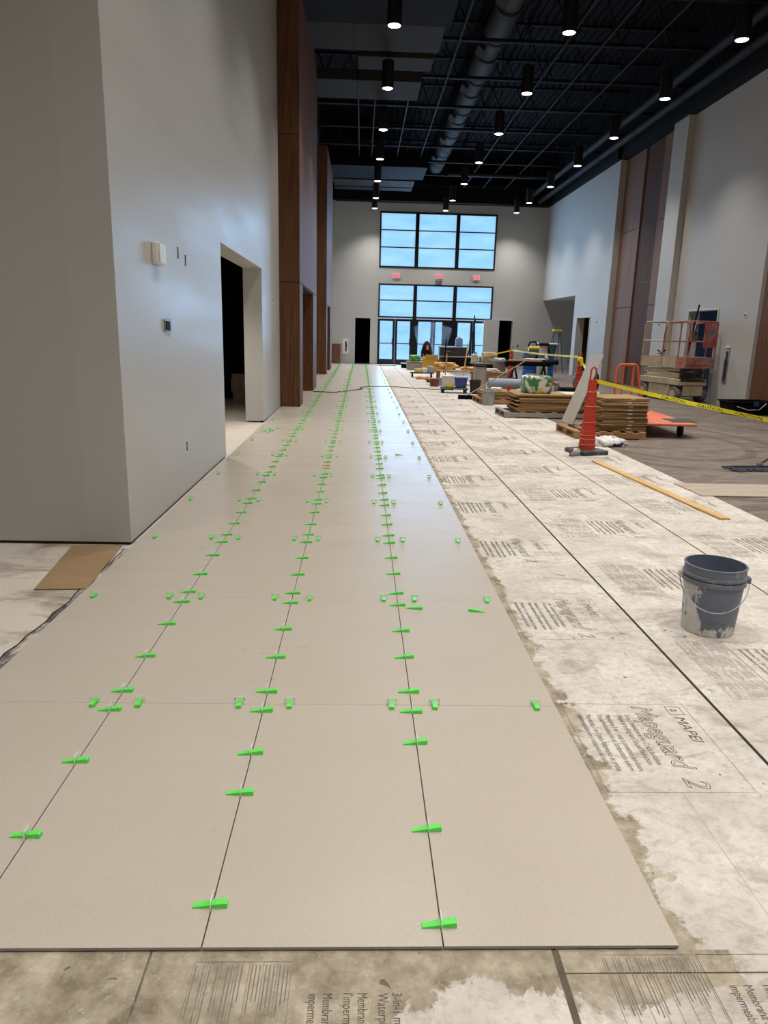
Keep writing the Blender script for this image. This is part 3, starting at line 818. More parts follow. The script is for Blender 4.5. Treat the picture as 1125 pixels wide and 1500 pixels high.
# ================================================================== CHANNELIZER CONES
M['cone'] = dusty('dusty_orange_red', (178,52,32), (200,120,100), .22, .55, 3)
M['cone_band'] = dusty('band_line', (226,120,96), (230,190,170), .4, .6)
M['rubber'] = dusty('dusty_black_rubber', (52,58,56), (150,148,140), .35, .8)
def cone(x, y, label, rz=0, base=True):
    t = thing('channelizer_cone', label, 'traffic cone', (x, y, 0), rz)
    if base:
        obj('base', MB().box(-.21,.21,-.21,.21,0,.055), M['rubber'], t, bevel=.012)
    prof = [(.112,.05),(.108,.12),(.098,.3),(.094,.302),(.085,.5),(.081,.502),(.072,.7),(.068,.702),(.058,.9),(.05,.93)]
    body = obj('body', MB().lathe((0,0,0), prof, 24), M['cone'], t, smooth=True)
    for z, r in ((.12,.109),(.19,.105),(.24,.103),(.40,.094),(.60,.081),(.78,.068)): obj('band', MB().lathe((0,0,0), [(r-.004,z-.005),(r+.003,z-.003),(r+.003,z+.003),(r-.006,z+.005)], 24, False), M['cone_band'], body)
    loop = []
    for k in range(13):
        a = PI*k/12; loop.append((.042*math.cos(a), 0, 1.03+.05*math.sin(a)))
    obj('grab_loop', MB().tube([(.045,0,.92)]+loop+[(-.045,0,.92)], .011, 8), M['cone'], t, smooth=True)
    t.scale = (1,1,1.06)
    return t
cone(3.08, 9.60, 'orange channelizer cone on a square rubber base by the leaning tile', .35)
cone(5.67, 18.87, 'orange channelizer cone with yellow tape knotted at its top')
cone(5.42, 26.4, 'faded orange channelizer cone beside the grey trash can at the saw stand')
cone(5.75, 7.1, 'orange channelizer cone holding the loose end of the caution tape')

# ================================================================== CAUTION TAPE
M['tape'] = simple('yellow_tape', (238,226,40), .45, 0, .08, 6)
def tape(pts, wd, label, twist=0.0, sag=.0, text=False):
    n = 40; P = [Vector(p) for p in pts]; cen = []
    segs = len(P)-1
    for i in range(segs):
        for k in range(n):
            u = k/n; p = P[i].lerp(P[i+1], u); p.z -= sag*4*u*(1-u); cen.append(p)
    cen.append(P[-1])
    th = thing('caution_tape', label, 'caution tape', P[0])
    m = MB(); vs = []; ups = []
    for i, p in enumerate(cen):
        d = (cen[min(i+1,len(cen)-1)]-cen[max(i-1,0)]).normalized()
        side = d.cross(Vector((0,0,1))); side = side.normalized() if side.length > .01 else Vector((1,0,0))
        up = side.cross(d).normalized(); a = twist*math.sin(i*.37)
        ups.append(up*math.cos(a)+side*math.sin(a))
    for p, u in zip(cen, ups): vs += [p-u*wd/2, p+u*wd/2]
    fs = [(2*i, 2*i+2, 2*i+3, 2*i+1) for i in range(len(cen)-1)]
    m.add(vs, fs); obj('ribbon', m, M['tape'], th, world=True)
    if text:
        L = (P[-1]-P[0]).length; d = (P[-1]-P[0]).normalized(); s0 = .9
        side = d.cross(Vector((0,0,1))).normalized(); up = side.cross(d)
        while s0 < L-.4:
            tm_ = text_mesh('CAUTION', .05, 0, 0, .30)
            for v in tm_.v:
                u = min(.999, max(0, (s0+v.x)/L)); p = P[0].lerp(P[-1], u); p.z -= sag*4*u*(1-u)
                i = min(len(cen)-2, int(u*(len(cen)-1)))
                q = p + ups[i]*((v.y-.018)) + side*.002*1
                v.x, v.y, v.z = q.x, q.y, q.z
            obj('lettering', tm_, M['ink_black'], th, world=True)
            s0 += .45
    return th
M['ink_black'] = simple('black_print', (24,24,22), .6)
tape([(3.12,9.60,.97),(5.72,7.12,.50)], .05, 'yellow caution tape with black lettering strung from the nearest cone', .25, .03, True)
tape([(5.67,18.85,1.02),(5.55,17.2,.52),(4.9,14.6,.30)], .07, 'yellow caution tape trailing down from the knotted far cone', .5, .05)
tape([(5.66,18.87,1.04),(5.44,26.36,1.02)], .05, 'yellow caution tape stretched between the two far cones', .1, .03)
tape([(5.42,26.40,1.02),(4.35,27.5,.72)], .045, 'pale caution tape running from the faded cone to the worktable', .1, .02)
k_ = thing('tape_knot', 'knot of yellow caution tape tied round the far cone top', 'caution tape', (5.67,18.87,.98))
obj('wrap', MB().lathe((0,0,0), [(.06,-.05),(.075,-.02),(.07,.03),(.05,.05)], 12), M['tape'], k_)
obj('tail', MB().hull_quad([(-.05,-.07,.02),(.05,-.08,.0),(.07,-.09,-.16),(.0,-.085,-.17)], .002), M['tape'], k_)

# ================================================================== LUMBER, PLYWOOD, MOP
M['pine'] = wood('pine_lumber', (196,154,98), (222,188,138), .6, (6,.4,6))
a, c = Vector((2.985,8.92,.0)), Vector((3.215,6.02,0)); L = (c-a).length
o = obj('lumber', MB().box(-.045,.045,-L/2,L/2,0,.02), M['pine'], bevel=.002); o.location = (a+c)/2; o.rotation_euler = (0,0,math.atan2(-(a-c).x,(a-c).y))
tag(o, 'long pale pine board lying on the underlayment near the bucket', 'lumber')
M['ply'] = wood('dusty_plywood', (160,146,130), (186,172,156), .75, (.6,6,6))
o = obj('plywood_sheet', MB().add([(3.43,7.60,0),(3.46,6.98,0),(5.48,7.0,0),(5.48,7.62,0)]+[(3.43,7.60,.009),(3.46,6.98,.009),(5.48,7.0,.009),(5.48,7.62,.009)], [(0,1,2,3),(7,6,5,4),(0,4,5,1),(1,5,6,2),(2,6,7,3),(3,7,4,0)]), M['ply'])
o.location = (0,0,.0005); tag(o, 'flat dusty plywood strip lying on the dark slab', 'plywood')
mp = thing('dust_mop', 'dark grey flat dust mop lying on the dark slab', 'mop', (4.93, 8.6, 0), .12)
M['mop'] = simple('mop_yarn', (62,66,76), .95, 0, .4, 30)
r = random.Random(2)
yarn = MB()
for k in range(70):
    x = -.42+.84*k/69
    for s_ in (-1, 1): yarn.tube([(x, s_*.02, .03), (x+r.uniform(-.02,.02), s_*(.07+r.uniform(0,.02)), .022), (x+r.uniform(-.04,.04), s_*(.12+r.uniform(0,.05)), .007)], [.009,.009,.006], 5)
y_ = obj('yarn_head', yarn, M['mop'], mp); y_['kind'] = 'stuff'
obj('head_plate', MB().box(-.36,.36,-.04,.04,.025,.042), M['steel_dark'], mp, bevel=.005)
obj('swivel', MB().box(-.03,.03,-.025,.025,.04,.085), M['galv'], mp, bevel=.004)
obj('handle', MB().tube([(0,0,.07),(.62,.05,.42),(1.1,.1,.62)], .014, 8), simple('mop_handle_red', (70,30,26), .5), mp, smooth=True)

# ================================================================== CARTON STACKS, PALLETS
CB = [cardboard('carton_a', (158,128,88)), cardboard('carton_b', (142,112,74)), cardboard('carton_c', (172,142,102))]
def pallet(name, label, x, y, rz, lx, ly, mat, h=.12):
    t = thing(name, label, 'pallet', (x, y, 0 if y > 13 else -.003), rz)
    for k in range(3): obj('runner', MB().box(-lx/2, lx/2, -ly/2+k*(ly-.07)/2, -ly/2+.07+k*(ly-.07)/2, .018, h-.02), mat, t, bevel=.003)
    nb = 6
    for k in range(nb):
        a0 = -lx/2+(lx-.1)*k/(nb-1); obj('deck_board', MB().box(a0, a0+.1, -ly/2, ly/2, h-.02, h), mat, t, bevel=.002)
    for k in range(3):
        a0 = -lx/2+(lx-.1)*k/2; obj('bottom_board', MB().box(a0, a0+.1, -ly/2, ly/2, 0, .018), mat, t, bevel=.002)
    return t
M['pallet'] = wood('pallet_wood', (142,108,74), (186,148,106), .8, (.6,5,5))
M['pallet_g'] = simple('grey_dusty_skid', (146,138,128), .8, 0, .15, 12)
r = random.Random(21)
def carton(x, y, z, lx, ly, h, rz, label, group, mat, tapecol=None):
    t = thing('flat_carton', label, 'carton', (x, y, z), rz, group)
    e = h*.12
    obj('body', MB().box(-lx/2, lx/2, -ly/2, ly/2, 0, h-.001), mat, t, bevel=min(.006, h*.2))
    # folded end flaps: slightly proud layers
    obj('flap', MB().box(-lx/2-.006, -lx/2+.05, -ly/2+.02, ly/2-.02, h*.35, h*.62), mat, t)
    if tapecol: obj('tape_strip', MB().box(.05, .12, -ly/2-.003, -ly/2+.002, h*.1, h*.85), tapecol, t)
    return t
M['packtape'] = simple('clear_packing_tape', (206,200,196), .25)
pallet('wooden_pallet', 'raw wood pallet under the tall carton stack by the near cone', 3.87, 11.5, .04, 1.12, 1.0, M['pallet'])
z = .122
for k in range(18):
    h = r.uniform(.024,.031)
    carton(4.10+r.uniform(-.015,.015), 11.5+r.uniform(-.025,.025), z, .75+r.uniform(-.03,.02), .78, h, .04+r.uniform(-.06,.06),
           nth(k+1) + ' flattened carton from the floor in the tall stack beside the leaning tile', 'tall stack of flat cartons', CB[k % 3], M['packtape'] if k % 2 else None)
    z += h+.001
top1 = z
# leaning tile
mt = MB().hull_quad([(3.475,12.30,.125),(3.49,11.72,.125),(3.91,11.72,1.26),(3.895,12.30,1.26)], .011)
o = obj('tile', mt, simple('grey_tile_face', (176,168,156), .4, 0, .04, 3)); o.name = 'leaning_tile'
tag(o, 'large grey tile leaning against the stack of cartons', 'tile')
# orange platform cart
M['cart'] = simple('orange_cart_paint', (204,96,38), .5, 0, .12, 6); M['cart_deck'] = dusty('orange_deck_dusty', (206,104,72), (206,156,136), .4)
M['wheel'] = simple('black_wheel', (34,33,32), .7)
ct = thing('platform_cart', 'orange platform cart with a tubular push handle behind the cartons', 'cart', (4.99, 12.5, -.003), -.04)
obj('deck', MB().box(-.42,.40,-1.25,.85,.20,.235), M['cart_deck'], ct, bevel=.006)
obj('deck_mat', MB().box(.1,.52,-1.02,-.5,.236,.242), M['rubber'], ct)
for sx in (-.34, .3):
    for sy in (-.85, .7):
        wv = obj('caster', MB().tube([(sx-.025,sy,.085),(sx+.025,sy,.085)], .085, 16), M['wheel'], ct, smooth=True)
        obj('fork', MB().box(sx-.04, sx-.03, sy-.03, sy+.03, .08, .2).box(sx+.03, sx+.04, sy-.03, sy+.03, .08, .2).box(sx-.04,sx+.04,sy-.04,sy+.04,.185,.2), M['steel_dark'], wv)
hx = -.36; pth = [(-.36,.8,.235)]
obj('handle', MB().tube([(-.34,.80,.235),(-.32,.80,.98),(-.28,.80,1.06),(.0,.80,1.07),(.05,.80,1.03),(.2,.80,.235)], .022, 8), M['cart'], ct, smooth=True)
obj('handle_post', MB().tube([(-.02,.80,.235),(-.02,.80,1.04)], .02, 8), M['cart'], ct, smooth=True)
obj('handle_post', MB().tube([(-.2,.80,.235),(-.2,.80,1.04)], .013, 8), M['cart'], ct, smooth=True)
obj('bracket', MB().box(-.46,-.36,-.95,-.75,.20,.34), M['cart'], ct, bevel=.01)
# plastic bag on the floor
bg = bmesh.new(); bmesh.ops.create_icosphere(bg, subdivisions=4, radius=1)
for v in bg.verts:
    n = v.co.normalized(); f = 1+.16*math.sin(7*n.x+3*n.y)+.12*math.sin(11*n.y-5*n.z)+.07*math.sin(23*n.x+17*n.z)
    v.co = Vector((n.x*.27*f, n.y*.17*f, max(0, n.z*.09*f+.04)))
me = bpy.data.meshes.new('plastic_bag'); bg.to_mesh(me); bg.free()
t = NT('white_blue_film'); f = t.noise(t.coord(), 3.2, 4, .6, .5)
me.materials.append(t.set(t.mix(t.ramp(f, [(.53, 0), (.58, 1)]), lin((216,212,208)), lin((66,84,122))), .3))
o = bpy.data.objects.new('plastic_bag', me); C.objects.link(o); o.location = (3.62,10.36,-.003); o.rotation_euler = (0,0,.1)
for p in me.polygons: p.use_smooth = True
tag(o, 'crumpled white and blue plastic bag on the floor by the near cone', 'bag')
tp = thing('tape_gun', 'small grey tool lying in front of the cone base', 'tool', (2.86,9.36,0), .5)
obj('tool_body', MB().box(-.09,.06,-.035,.035,0,.06), M['galv'], tp, bevel=.012); obj('tool_roll', MB().tube([(.02,-.03,.06),(.02,.03,.06)], .04, 14), M['packtape'], tp); obj('tool_grip', MB().tube([(-.05,0,.05),(-.14,0,.08)], .016, 8), simple('red_grip', (150,50,40), .5), tp)

# long low cartons on a skid
pallet('skid', 'grey dusty skid under the long low stack of cartons', 3.55, 14.15, .02, 1.62, .9, M['pallet_g'])
z = .122
for k in range(9):
    h = .036
    carton(3.72+(-.03 if k % 2 else .03)-.06*abs(4-k)/4, 14.15+r.uniform(-.02,.02), z, 1.42+r.uniform(-.05,.05), .84, h, r.uniform(-.015,.03), nth(k+1) + ' long carton from the floor in the low stack under the green package', 'low stack of long cartons', CB[k % 3])
    z += h+.001
top2 = z
o = obj('cover_sheet', MB().box(3.95,4.42,13.85,14.5,top2,top2+.006), simple('pale_card', (206,200,186), .8)); tag(o, 'pale sheet lying on the low carton stack beside the green package', 'sheet')
# green package: a soft wrapped bundle
def soft_box(lx, ly, lz, seed, name, mat, bulge=.06, sub=3):
    bm = bmesh.new(); bmesh.ops.create_cube(bm, size=1); bmesh.ops.subdivide_edges(bm, edges=bm.edges, cuts=7, use_grid_fill=True)
    rr = random.Random(seed); ph = [rr.uniform(0,6) for _ in range(4)]
    for v in bm.verts:
        p = v.co.copy(); q = Vector((p.x, p.y, p.z)); e = 1 - .07*(abs(2*q.x)**6*abs(2*q.z)**6 + abs(2*q.y)**6*abs(2*q.z)**6 + abs(2*q.x)**6*abs(2*q.y)**6)
        w_ = 1 + bulge*(math.sin(9*q.x+ph[0])*math.sin(8*q.z+ph[1])+.6*math.sin(13*q.y+ph[2]))
        v.co = Vector((q.x*lx*e*w_, q.y*ly*e*w_, (q.z*lz*e if q.z > -.49 else -.5*lz)+lz/2))
    me = bpy.data.meshes.new(name); bm.to_mesh(me); bm.free()
    for p in me.polygons: p.use_smooth = True
    me.materials.append(mat); o = bpy.data.objects.new(name, me); C.objects.link(o); return o
t = NT('printed_film_green'); co = t.coord(); f = t.noise(co, 5, 3, .5, .8); g = t.noise(t.coord(loc=(4,2,1)), 6, 2, .5, .6)
c = t.mix(t.ramp(f, [(.50, 0), (.54, 1)]), lin((70,122,78)), lin((208,208,196)))
c = t.mix(t.ramp(g, [(.58, 0), (.62, 1)]), c, lin((212,196,62))); h_ = t.noise(t.coord(loc=(1,7,3)), 5, 2); c = t.mix(t.ramp(h_, [(.62, 0), (.66, 1)]), c, lin((60,110,140)))
M['pkg'] = t.set(c, .3)
o = soft_box(.55,.42,.34,3,'wrapped_package',M['pkg'],.025); o.location = (3.42,14.1,top2)
tag(o, 'green and white film wrapped package on top of the low carton stack', 'package')

# second carton stack behind with foam roll
pallet('wooden_pallet', 'raw wood pallet under the cartons beside the grey tub', 3.35, 16.9, .03, 1.3, 1.0, M['pallet'])
z = .122
for k in range(4):
    carton(3.40+r.uniform(-.02,.02), 16.9+r.uniform(-.02,.02), z, 1.25, .8, .04, r.uniform(-.03,.03), nth(k+1) + ' brown carton from the floor in the stack holding the red cup', 'cartons behind the grey tub', CB[k % 3]); z += .041
top3 = z
M['red'] = simple('red_plastic', (206,34,40), .4)
t = thing('plastic_cup', 'red plastic cup standing on the cartons behind the tub', 'cup', (3.40,16.60,top3))
obj('cup_body', MB().lathe((0,0,0), [(.035,0),(.048,.115),(.046,.115),(.034,.006)], 16, False), M['red'], t, smooth=True); obj('rim', MB().lathe((0,0,0), [(.048,.112),(.051,.115),(.048,.119)], 16, False), M['red'], t)
M['rag'] = simple('white_rag', (226,220,212), .9, 0, .12, 10)
for (x, y, zz, s_, lab) in ((3.12,16.65,top3,.11,'crumpled white rag on the cartons left of the red cup'), (3.66,16.6,top3,.08,'small crumpled white rag on the cartons right of the red cup')):
    o = soft_box(s_*2,s_*1.4,s_*.7,int(x*10),'rag',M['rag'],.18); o.location = (x,y,zz); tag(o, lab, 'rag')
M['foam'] = simple('grey_foam', (140,148,160), .7, 0, .1, 9)
t = thing('foam_roll', 'long grey foam roll lying behind the red cup', 'roll', (3.95,18.4,.19), 0)
obj('roll_body', MB().tube([(-.72,0,.14),(.72,-.02,.14)], .14, 20), M['foam'], t, smooth=True); obj('core', MB().tube([(-.722,0,.14),(-.70,0,.14)], .05, 12), M['joint'], t)
for k in range(2): obj('support', MB().box(-.5+.8*k,-.4+.8*k,-.15,.15,-.19,.004), M['pallet'], t)
t = thing('tub', 'grey plastic tub on the underlayment beside the push broom', 'tub', (2.86,16.18,0))
M['tubm'] = simple('grey_tub_plastic', (150,154,152), .5)
obj('tub_body', MB().lathe((0,0,0), [(.125,0),(.15,.33),(.145,.33),(.12,.012)], 20, False), M['tubm'], t, smooth=True); obj('tub_floor', MB().lathe((0,0,0), [(.121,.004),(.121,.013)], 20), M['tubm'], t); obj('rim', MB().lathe((0,0,0), [(.148,.30),(.172,.305),(.172,.335),(.146,.338)], 20, False), M['tubm'], t, smooth=True)
t = thing('push_broom', 'push broom with black bristles and long wooden handle', 'broom', (2.58,17.55,0), -.12)
bm_ = MB(); r2 = random.Random(4)
for k in range(36):
    for j in range(3): bm_.tube([(-.2+.4*k/35,-.025+.025*j,.075),(-.2+.4*k/35+r2.uniform(-.012,.012),-.03+.03*j+r2.uniform(-.01,.01),0)], .007, 4)
obj('bristles', bm_, M['black'], t)['kind'] = 'stuff'
obj('block', MB().box(-.21,.21,-.04,.04,.07,.1), M['black'], t, bevel=.006); obj('handle', MB().tube([(0,0,.09),(1.38,.25,.95)], .013, 8), wood('broom_handle', (160,130,100), (200,176,146), .6), t, smooth=True)
obj('ferrule', MB().tube([(0,0,.085),(.12,.022,.163)], .018, 8), M['galv'], t)

# dolly with pails
M['blue_p'] = simple('blue_plastic', (48,66,132), .45); M['white_pail'] = dusty('white_pail', (212,206,198), (160,150,140), .3)
t = thing('dolly', 'low wheeled dolly carrying a white pail and a blue tote', 'dolly', (2.50,19.45,0), .02)
obj('deck', MB().box(-.36,.36,-.22,.22,.10,.14), M['rubber'], t, bevel=.01)
for sx in (-.3,.3):
    for sy in (-.16,.16): wv = obj('caster', MB().tube([(sx-.018,sy,.05),(sx+.018,sy,.05)], .05, 14), M['wheel'], t, smooth=True); obj('fork', MB().box(sx-.03,sx+.03,sy-.02,sy+.02,.06,.1), M['steel_dark'], wv)
t = thing('square_pail', 'white square pail with yellow label on the dolly', 'pail', (2.34,19.45,.14), 0)
obj('pail_body', MB().add([(-.14,-.14,0),(.14,-.14,0),(.14,.14,0),(-.14,.14,0),(-.16,-.16,.3),(.16,-.16,.3),(.16,.16,.3),(-.16,.16,.3)], [(3,2,1,0),(4,5,6,7),(0,1,5,4),(1,2,6,5),(2,3,7,6),(3,0,4,7)]), M['white_pail'], t, bevel=.015)
obj('rim', MB().box(-.17,.17,-.17,.17,.28,.315), M['white_pail'], t, bevel=.01); obj('sticker', MB().add([(-.07,-.1425,.015),(.09,-.1425,.015),(.09,-.1525,.12),(-.07,-.1525,.12)], [(0,1,2,3)]), simple('yellow_label', (226,204,40), .5), t)
t = thing('tote', 'dark blue tote bin on the dolly next to the white pail', 'tote', (2.68,19.45,.14), 0)
obj('tote_body', MB().add([(-.13,-.14,0),(.13,-.14,0),(.13,.14,0),(-.13,.14,0),(-.155,-.17,.27),(.155,-.17,.27),(.155,.17,.27),(-.155,.17,.27)], [(3,2,1,0),(4,5,6,7),(0,1,5,4),(1,2,6,5),(2,3,7,6),(3,0,4,7)]), M['blue_p'], t, bevel=.012)
obj('lid', MB().box(-.17,.17,-.185,.185,.26,.29), M['foam'], t, bevel=.008)
def pail(x, y, zz, r0, h, mat, label, lid=None):
    t = thing('pail', label, 'pail', (x, y, zz))
    obj('pail_body', MB().lathe((0,0,0), [(r0*.86,0),(r0,h),(r0*.95,h),(r0*.82,.01)], 20, False), mat, t, smooth=True); obj('rim', MB().lathe((0,0,0), [(r0*.98,h*.84),(r0*1.07,h*.85),(r0*1.07,h*.93),(r0*.99,h*.95)], 20, False), mat, t, smooth=True)
    obj('pail_floor', MB().lathe((0,0,0), [(r0*.85,.002),(r0*.85,.012)], 20), mat, t)
    if lid: obj('lid', MB().lathe((0,0,0), [(r0*1.04,h),(r0*1.04,h+.02),(r0*.9,h+.025)], 20), lid, t)
    return t
pail(3.04,19.28,0,.15,.36,M['wheel'],'black pail on the floor beside the dolly')
pail(2.20,21.7,0,.15,.2,simple('dark_red_plastic', (116,44,44), .5),'low dark red pail behind the dolly')
# upright carton-like panel box
t = thing('tile_crate', 'tall narrow grey crate standing on end near the dolly', 'crate', (3.22,19.75,0), .05)
obj('crate_body', MB().box(-.14,.14,-.2,.2,0,.70), simple('grey_crate', (168,160,148), .7), t, bevel=.008); obj('dark_lid', MB().box(-.16,.16,-.22,.22,.70,.735), M['steel_dark'], t, bevel=.006); obj('side_strip', MB().box(.10,.142,-.203,-.198,.02,.69), M['pallet_g'], t)
# workbench with offcuts
M['tan'] = simple('tan_kraft', (206,164,106), .8, 0, .2, 5)
t = thing('low_workbench', 'low wooden workbench strewn with tan scraps behind the dolly', 'workbench', (2.95,22.6,0), 0)
obj('bench_top', MB().box(-.62,.62,-.35,.35,.42,.46), M['pine'], t, bevel=.006)
for sx in (-.55,.55):
    for sy in (-.28,.28): obj('leg', MB().box(sx-.03,sx+.03,sy-.03,sy+.03,0,.42), M['pallet'], t)
for k, (x, y, lx, ly, lz, lab) in enumerate(((2.62,22.6,.62,.4,.22,'crumpled tan kraft paper heap on the low workbench'), (3.3,22.55,.4,.36,.1,'flat tan paper bundle at the end of the low workbench'))):
    o = soft_box(lx,ly,lz,30+k,'kraft_paper',M['tan'],.2); o.location = (x,y,.46); tag(o, lab, 'paper')
for k, (x, y, lx, ly, lz, mt_, lab) in enumerate(((2.45,23.6,.62,.3,.12,simple('maroon_cloth', (112,62,58), .9),'maroon drop cloth heaped on the floor behind the bench'), (2.1,25.0,.4,.3,.1,M['tan'],'tan paper scrap heap on the floor near the yellow box'))):
    o = soft_box(lx,ly,lz,60+k,'cloth_heap',mt_,.2); o.location = (x,y,0); tag(o, lab, 'cloth')
for (x, y, a) in ((2.62,22.0,.1),):
    o = obj('grey_board', MB().box(-.34,.34,-.02,.02,0,.24), M['foam']); o.location = (x,y,0); tag(o, 'grey plank standing on edge in front of the workbench', 'board')
for (x0, y0, x1, y1, zt, lab) in ((3.05,21.88,3.30,22.78,1.25,'thin wooden pole leaning on the low workbench'), (2.55,22.05,2.62,22.40,.95,'short wooden stake leaning on the low workbench')):
    o = obj('wood_pole', MB().bar((x0,y0,.0),(x1,y1,zt),.035,.02), M['pallet']); tag(o, lab, 'pole')
# carton far + more stacked cartons right of crate
for k in range(5):
    carton(4.45,24.9,.0+.061*k,.95,.7,.06,r.uniform(-.03,.03),nth(k+1) + ' brown carton from the floor in the far stack by the trash can','far carton stack',CB[k%3])
o = soft_box(.5,.3,.12,9,'rag',M['rag'],.2); o.location = (4.4,24.8,.306); tag(o, 'white rags heaped on the far carton stack', 'rag')
# dark work tables near the entrance
M['dark_wood'] = simple('dark_table', (52,42,44), .6); M['dust_top'] = simple('dusty_grey_top', (150,146,128), .7)
def worktable(x, y, lx, ly, h, label, mt_, topm, rz=0):
    t = thing('worktable', label, 'table', (x, y, -.0), rz)
    obj('table_top', MB().box(-lx/2,lx/2,-ly/2,ly/2,h-.04,h), topm, t, bevel=.006)
    for sx in (-1,1):
        for sy in (-1,1): obj('leg', MB().box(sx*(lx/2-.06)-.03,sx*(lx/2-.06)+.03,sy*(ly/2-.06)-.03,sy*(ly/2-.06)+.03,0,h-.04), mt_, t)
    obj('side_panel', MB().box(-lx/2+.03,lx/2-.03,ly/2-.05,ly/2-.03,.1,h-.04), mt_, t)
    return t
worktable(4.2,31.2,1.75,.8,.62,'dark worktable with dusty top in front of the entrance doors',M['dark_wood'],M['dust_top'])
t = thing('tool_chest', 'dark tool chest standing on the worktable by the entrance', 'tool chest', (3.95,31.3,.62))
obj('chest_body', MB().box(-.62,.55,-.3,.3,0,.34), M['dark_wood'], t, bevel=.01); obj('chest_lid', MB().box(-.65,.58,-.32,.32,.34,.40), M['foam'], t, bevel=.01); obj('handle', MB().tube([(-.4,-.31,.2),(-.3,-.35,.2),(-.2,-.31,.2)], .01, 6), M['galv'], t)
t = thing('water_jug', 'clear plastic jug on the tool chest before the doors', 'jug', (4.15,31.3,1.02))
M['jug'] = simple('jug_plastic', (112,132,176), .2)
obj('jug_body', MB().lathe((0,0,0), [(.14,0),(.16,.02),(.16,.28),(.12,.36),(.05,.38)], 18), M['jug'], t, smooth=True); obj('cap', MB().lathe((0,0,0), [(.05,.38),(.05,.42)], 14), M['white_p'], t)
pail(3.72,30.7,0,.16,.38,M['jug'],'pale pail on the floor under the dusty worktable')
t = thing('yellow_carton', 'open yellow tan carton standing near the entrance doors', 'carton', (2.82,29.8,0), .15)
M['ycard'] = cardboard('yellow_carton', (206,162,70))
obj('carton_body', MB().box(-.30,.26,-.2,.2,0,.58), M['ycard'], t, bevel=.01); obj('carton_flap', MB().hull_quad([(.26,-.2,.56),(.26,.2,.56),(.40,.2,.40),(.40,-.2,.40)], .008), M['ycard'], t); obj('carton_flap', MB().hull_quad([(-.30,-.2,.57),(.26,-.2,.57),(.24,-.26,.70),(-.28,-.26,.70)], .008), M['ycard'], t)
o = obj('steel_stake', MB().bar((3.36,29.6,0),(3.44,29.9,1.32),.05,.04), M['steel_dark']); tag(o, 'dark steel post leaning beside the yellow carton', 'post')
o = soft_box(.42,.35,.26,14,'green_bag',simple('green_film', (84,152,62), .4),.16); o.location = (2.32,31.4,.36); tag(o, 'green plastic bag on the grey crate near the entrance', 'bag')
t = thing('low_crate', 'low grey crate under the green bag near the entrance', 'crate', (2.42,31.4,0))
obj('crate_body', MB().box(-.45,.45,-.3,.3,0,.33), M['pallet_g'], t, bevel=.01); obj('crate_lid', MB().box(-.47,.47,-.32,.32,.33,.36), simple('mauve_cover', (150,132,130), .8), t)
t = thing('tool_trolley', 'small trolley with yellow and white boxes on the underlayment', 'trolley', (2.18,26.1,0))
obj('trolley_deck', MB().box(-.42,.42,-.2,.2,.14,.17), M['steel_dark'], t, bevel=.005)
for sx in (-.34,.34):
    for sy in (-.14,.14): wv = obj('caster', MB().tube([(sx-.02,sy,.07),(sx+.02,sy,.07)], .07, 12), M['wheel'], t)
for (x, lx, h, mt_, lab) in ((2.05,.26,.13,simple('mustard_box', (196,172,86), .6),'mustard tool case on the small trolley'), (2.28,.18,.16,M['white_pail'],'white box in the middle of the small trolley'), (2.49,.2,.22,M['foam'],'grey box at the end of the small trolley')):
    o = obj('tool_case', MB().box(-lx/2,lx/2,-.16,.16,0,h), mt_, bevel=.012); o.location = (x,26.1,.17); tag(o, lab, 'case')
t = thing('shade_stand', 'orange and black jacket draped over a stand before the glass doors', 'jacket', (2.95,33.2,0))
obj('post', MB().tube([(0,0,0),(0,0,1.0)], .02, 8), M['pallet'], t); obj('foot', MB().box(-.2,.2,-.2,.2,0,.03), M['steel_dark'], t)
obj('jacket_body', MB().lathe((0,0,0), [(.27,.52),(.25,.75),(.17,1.05),(.07,1.18),(.01,1.2)], 14), M['black'], t, smooth=True)
obj('orange_panel', MB().add([(-.06,-.262,.5),(.09,-.258,.5),(.07,-.2,1.02),(-.03,-.2,1.02)], [(0,1,2,3)]).add([(-.27,-.06,.42),(-.15,-.22,.42),(-.15,-.23,.62),(-.255,-.08,.62)], [(0,1,2,3)]), simple('safety_orange', (226,110,40), .7), t)
t = thing('black_tray', 'low black tray on the underlayment by the entrance doors', 'tray', (1.98,33.0,0))
obj('tray_body', MB().box(-.16,.16,-.3,.3,0,.19), M['black'], t, bevel=.01); obj('tray_rim', MB().box(-.19,.19,-.33,.33,.19,.21), M['dust_top'], t)
o = soft_box(.9,.3,.06,5,'rubble',M['rag'],.2); o.location = (1.2,34.6,0); tag(o, 'white rubble swept along the entrance door sill', 'rubble')
o = soft_box(.55,.4,.42,18,'clutter_sack',simple('grey_sack', (168,152,140), .8),.14); o.location = (5.1,29.2,.45); tag(o, 'pale sack on the table beside the grey door panel', 'sack')
worktable(4.95,29.2,1.1,.7,.45,'low table holding pale sacks in front of the grey door panel',M['dark_wood'],M['dust_top'])
for k, (x, lab) in enumerate(((4.5,'cream jerrycan on the low table beside the pale sack'),)):
    t = thing('jerrycan', lab, 'jerrycan', (x,29.1,.45)); obj('can_body', MB().box(-.12,.12,-.1,.1,0,.34), simple('cream_plastic', (196,190,160), .5), t, bevel=.03); obj('spout', MB().lathe((.05,0,.33), [(.03,0),(.03,.07)], 10), M['joint'], t)
for (x0,y0,x1,y1,zt,lab) in ((4.85,34.0,5.35,34.9,2.2,'tall thin pole leaning at the right glass door'),(5.25,33.8,5.30,34.9,2.4,'grey metal pole upright against the right glass door')):
    o = obj('leaning_pole', MB().tube([(x0,y0,0),(x1,y1,zt)], .03, 8), M['steel_dark']); tag(o, lab, 'pole')
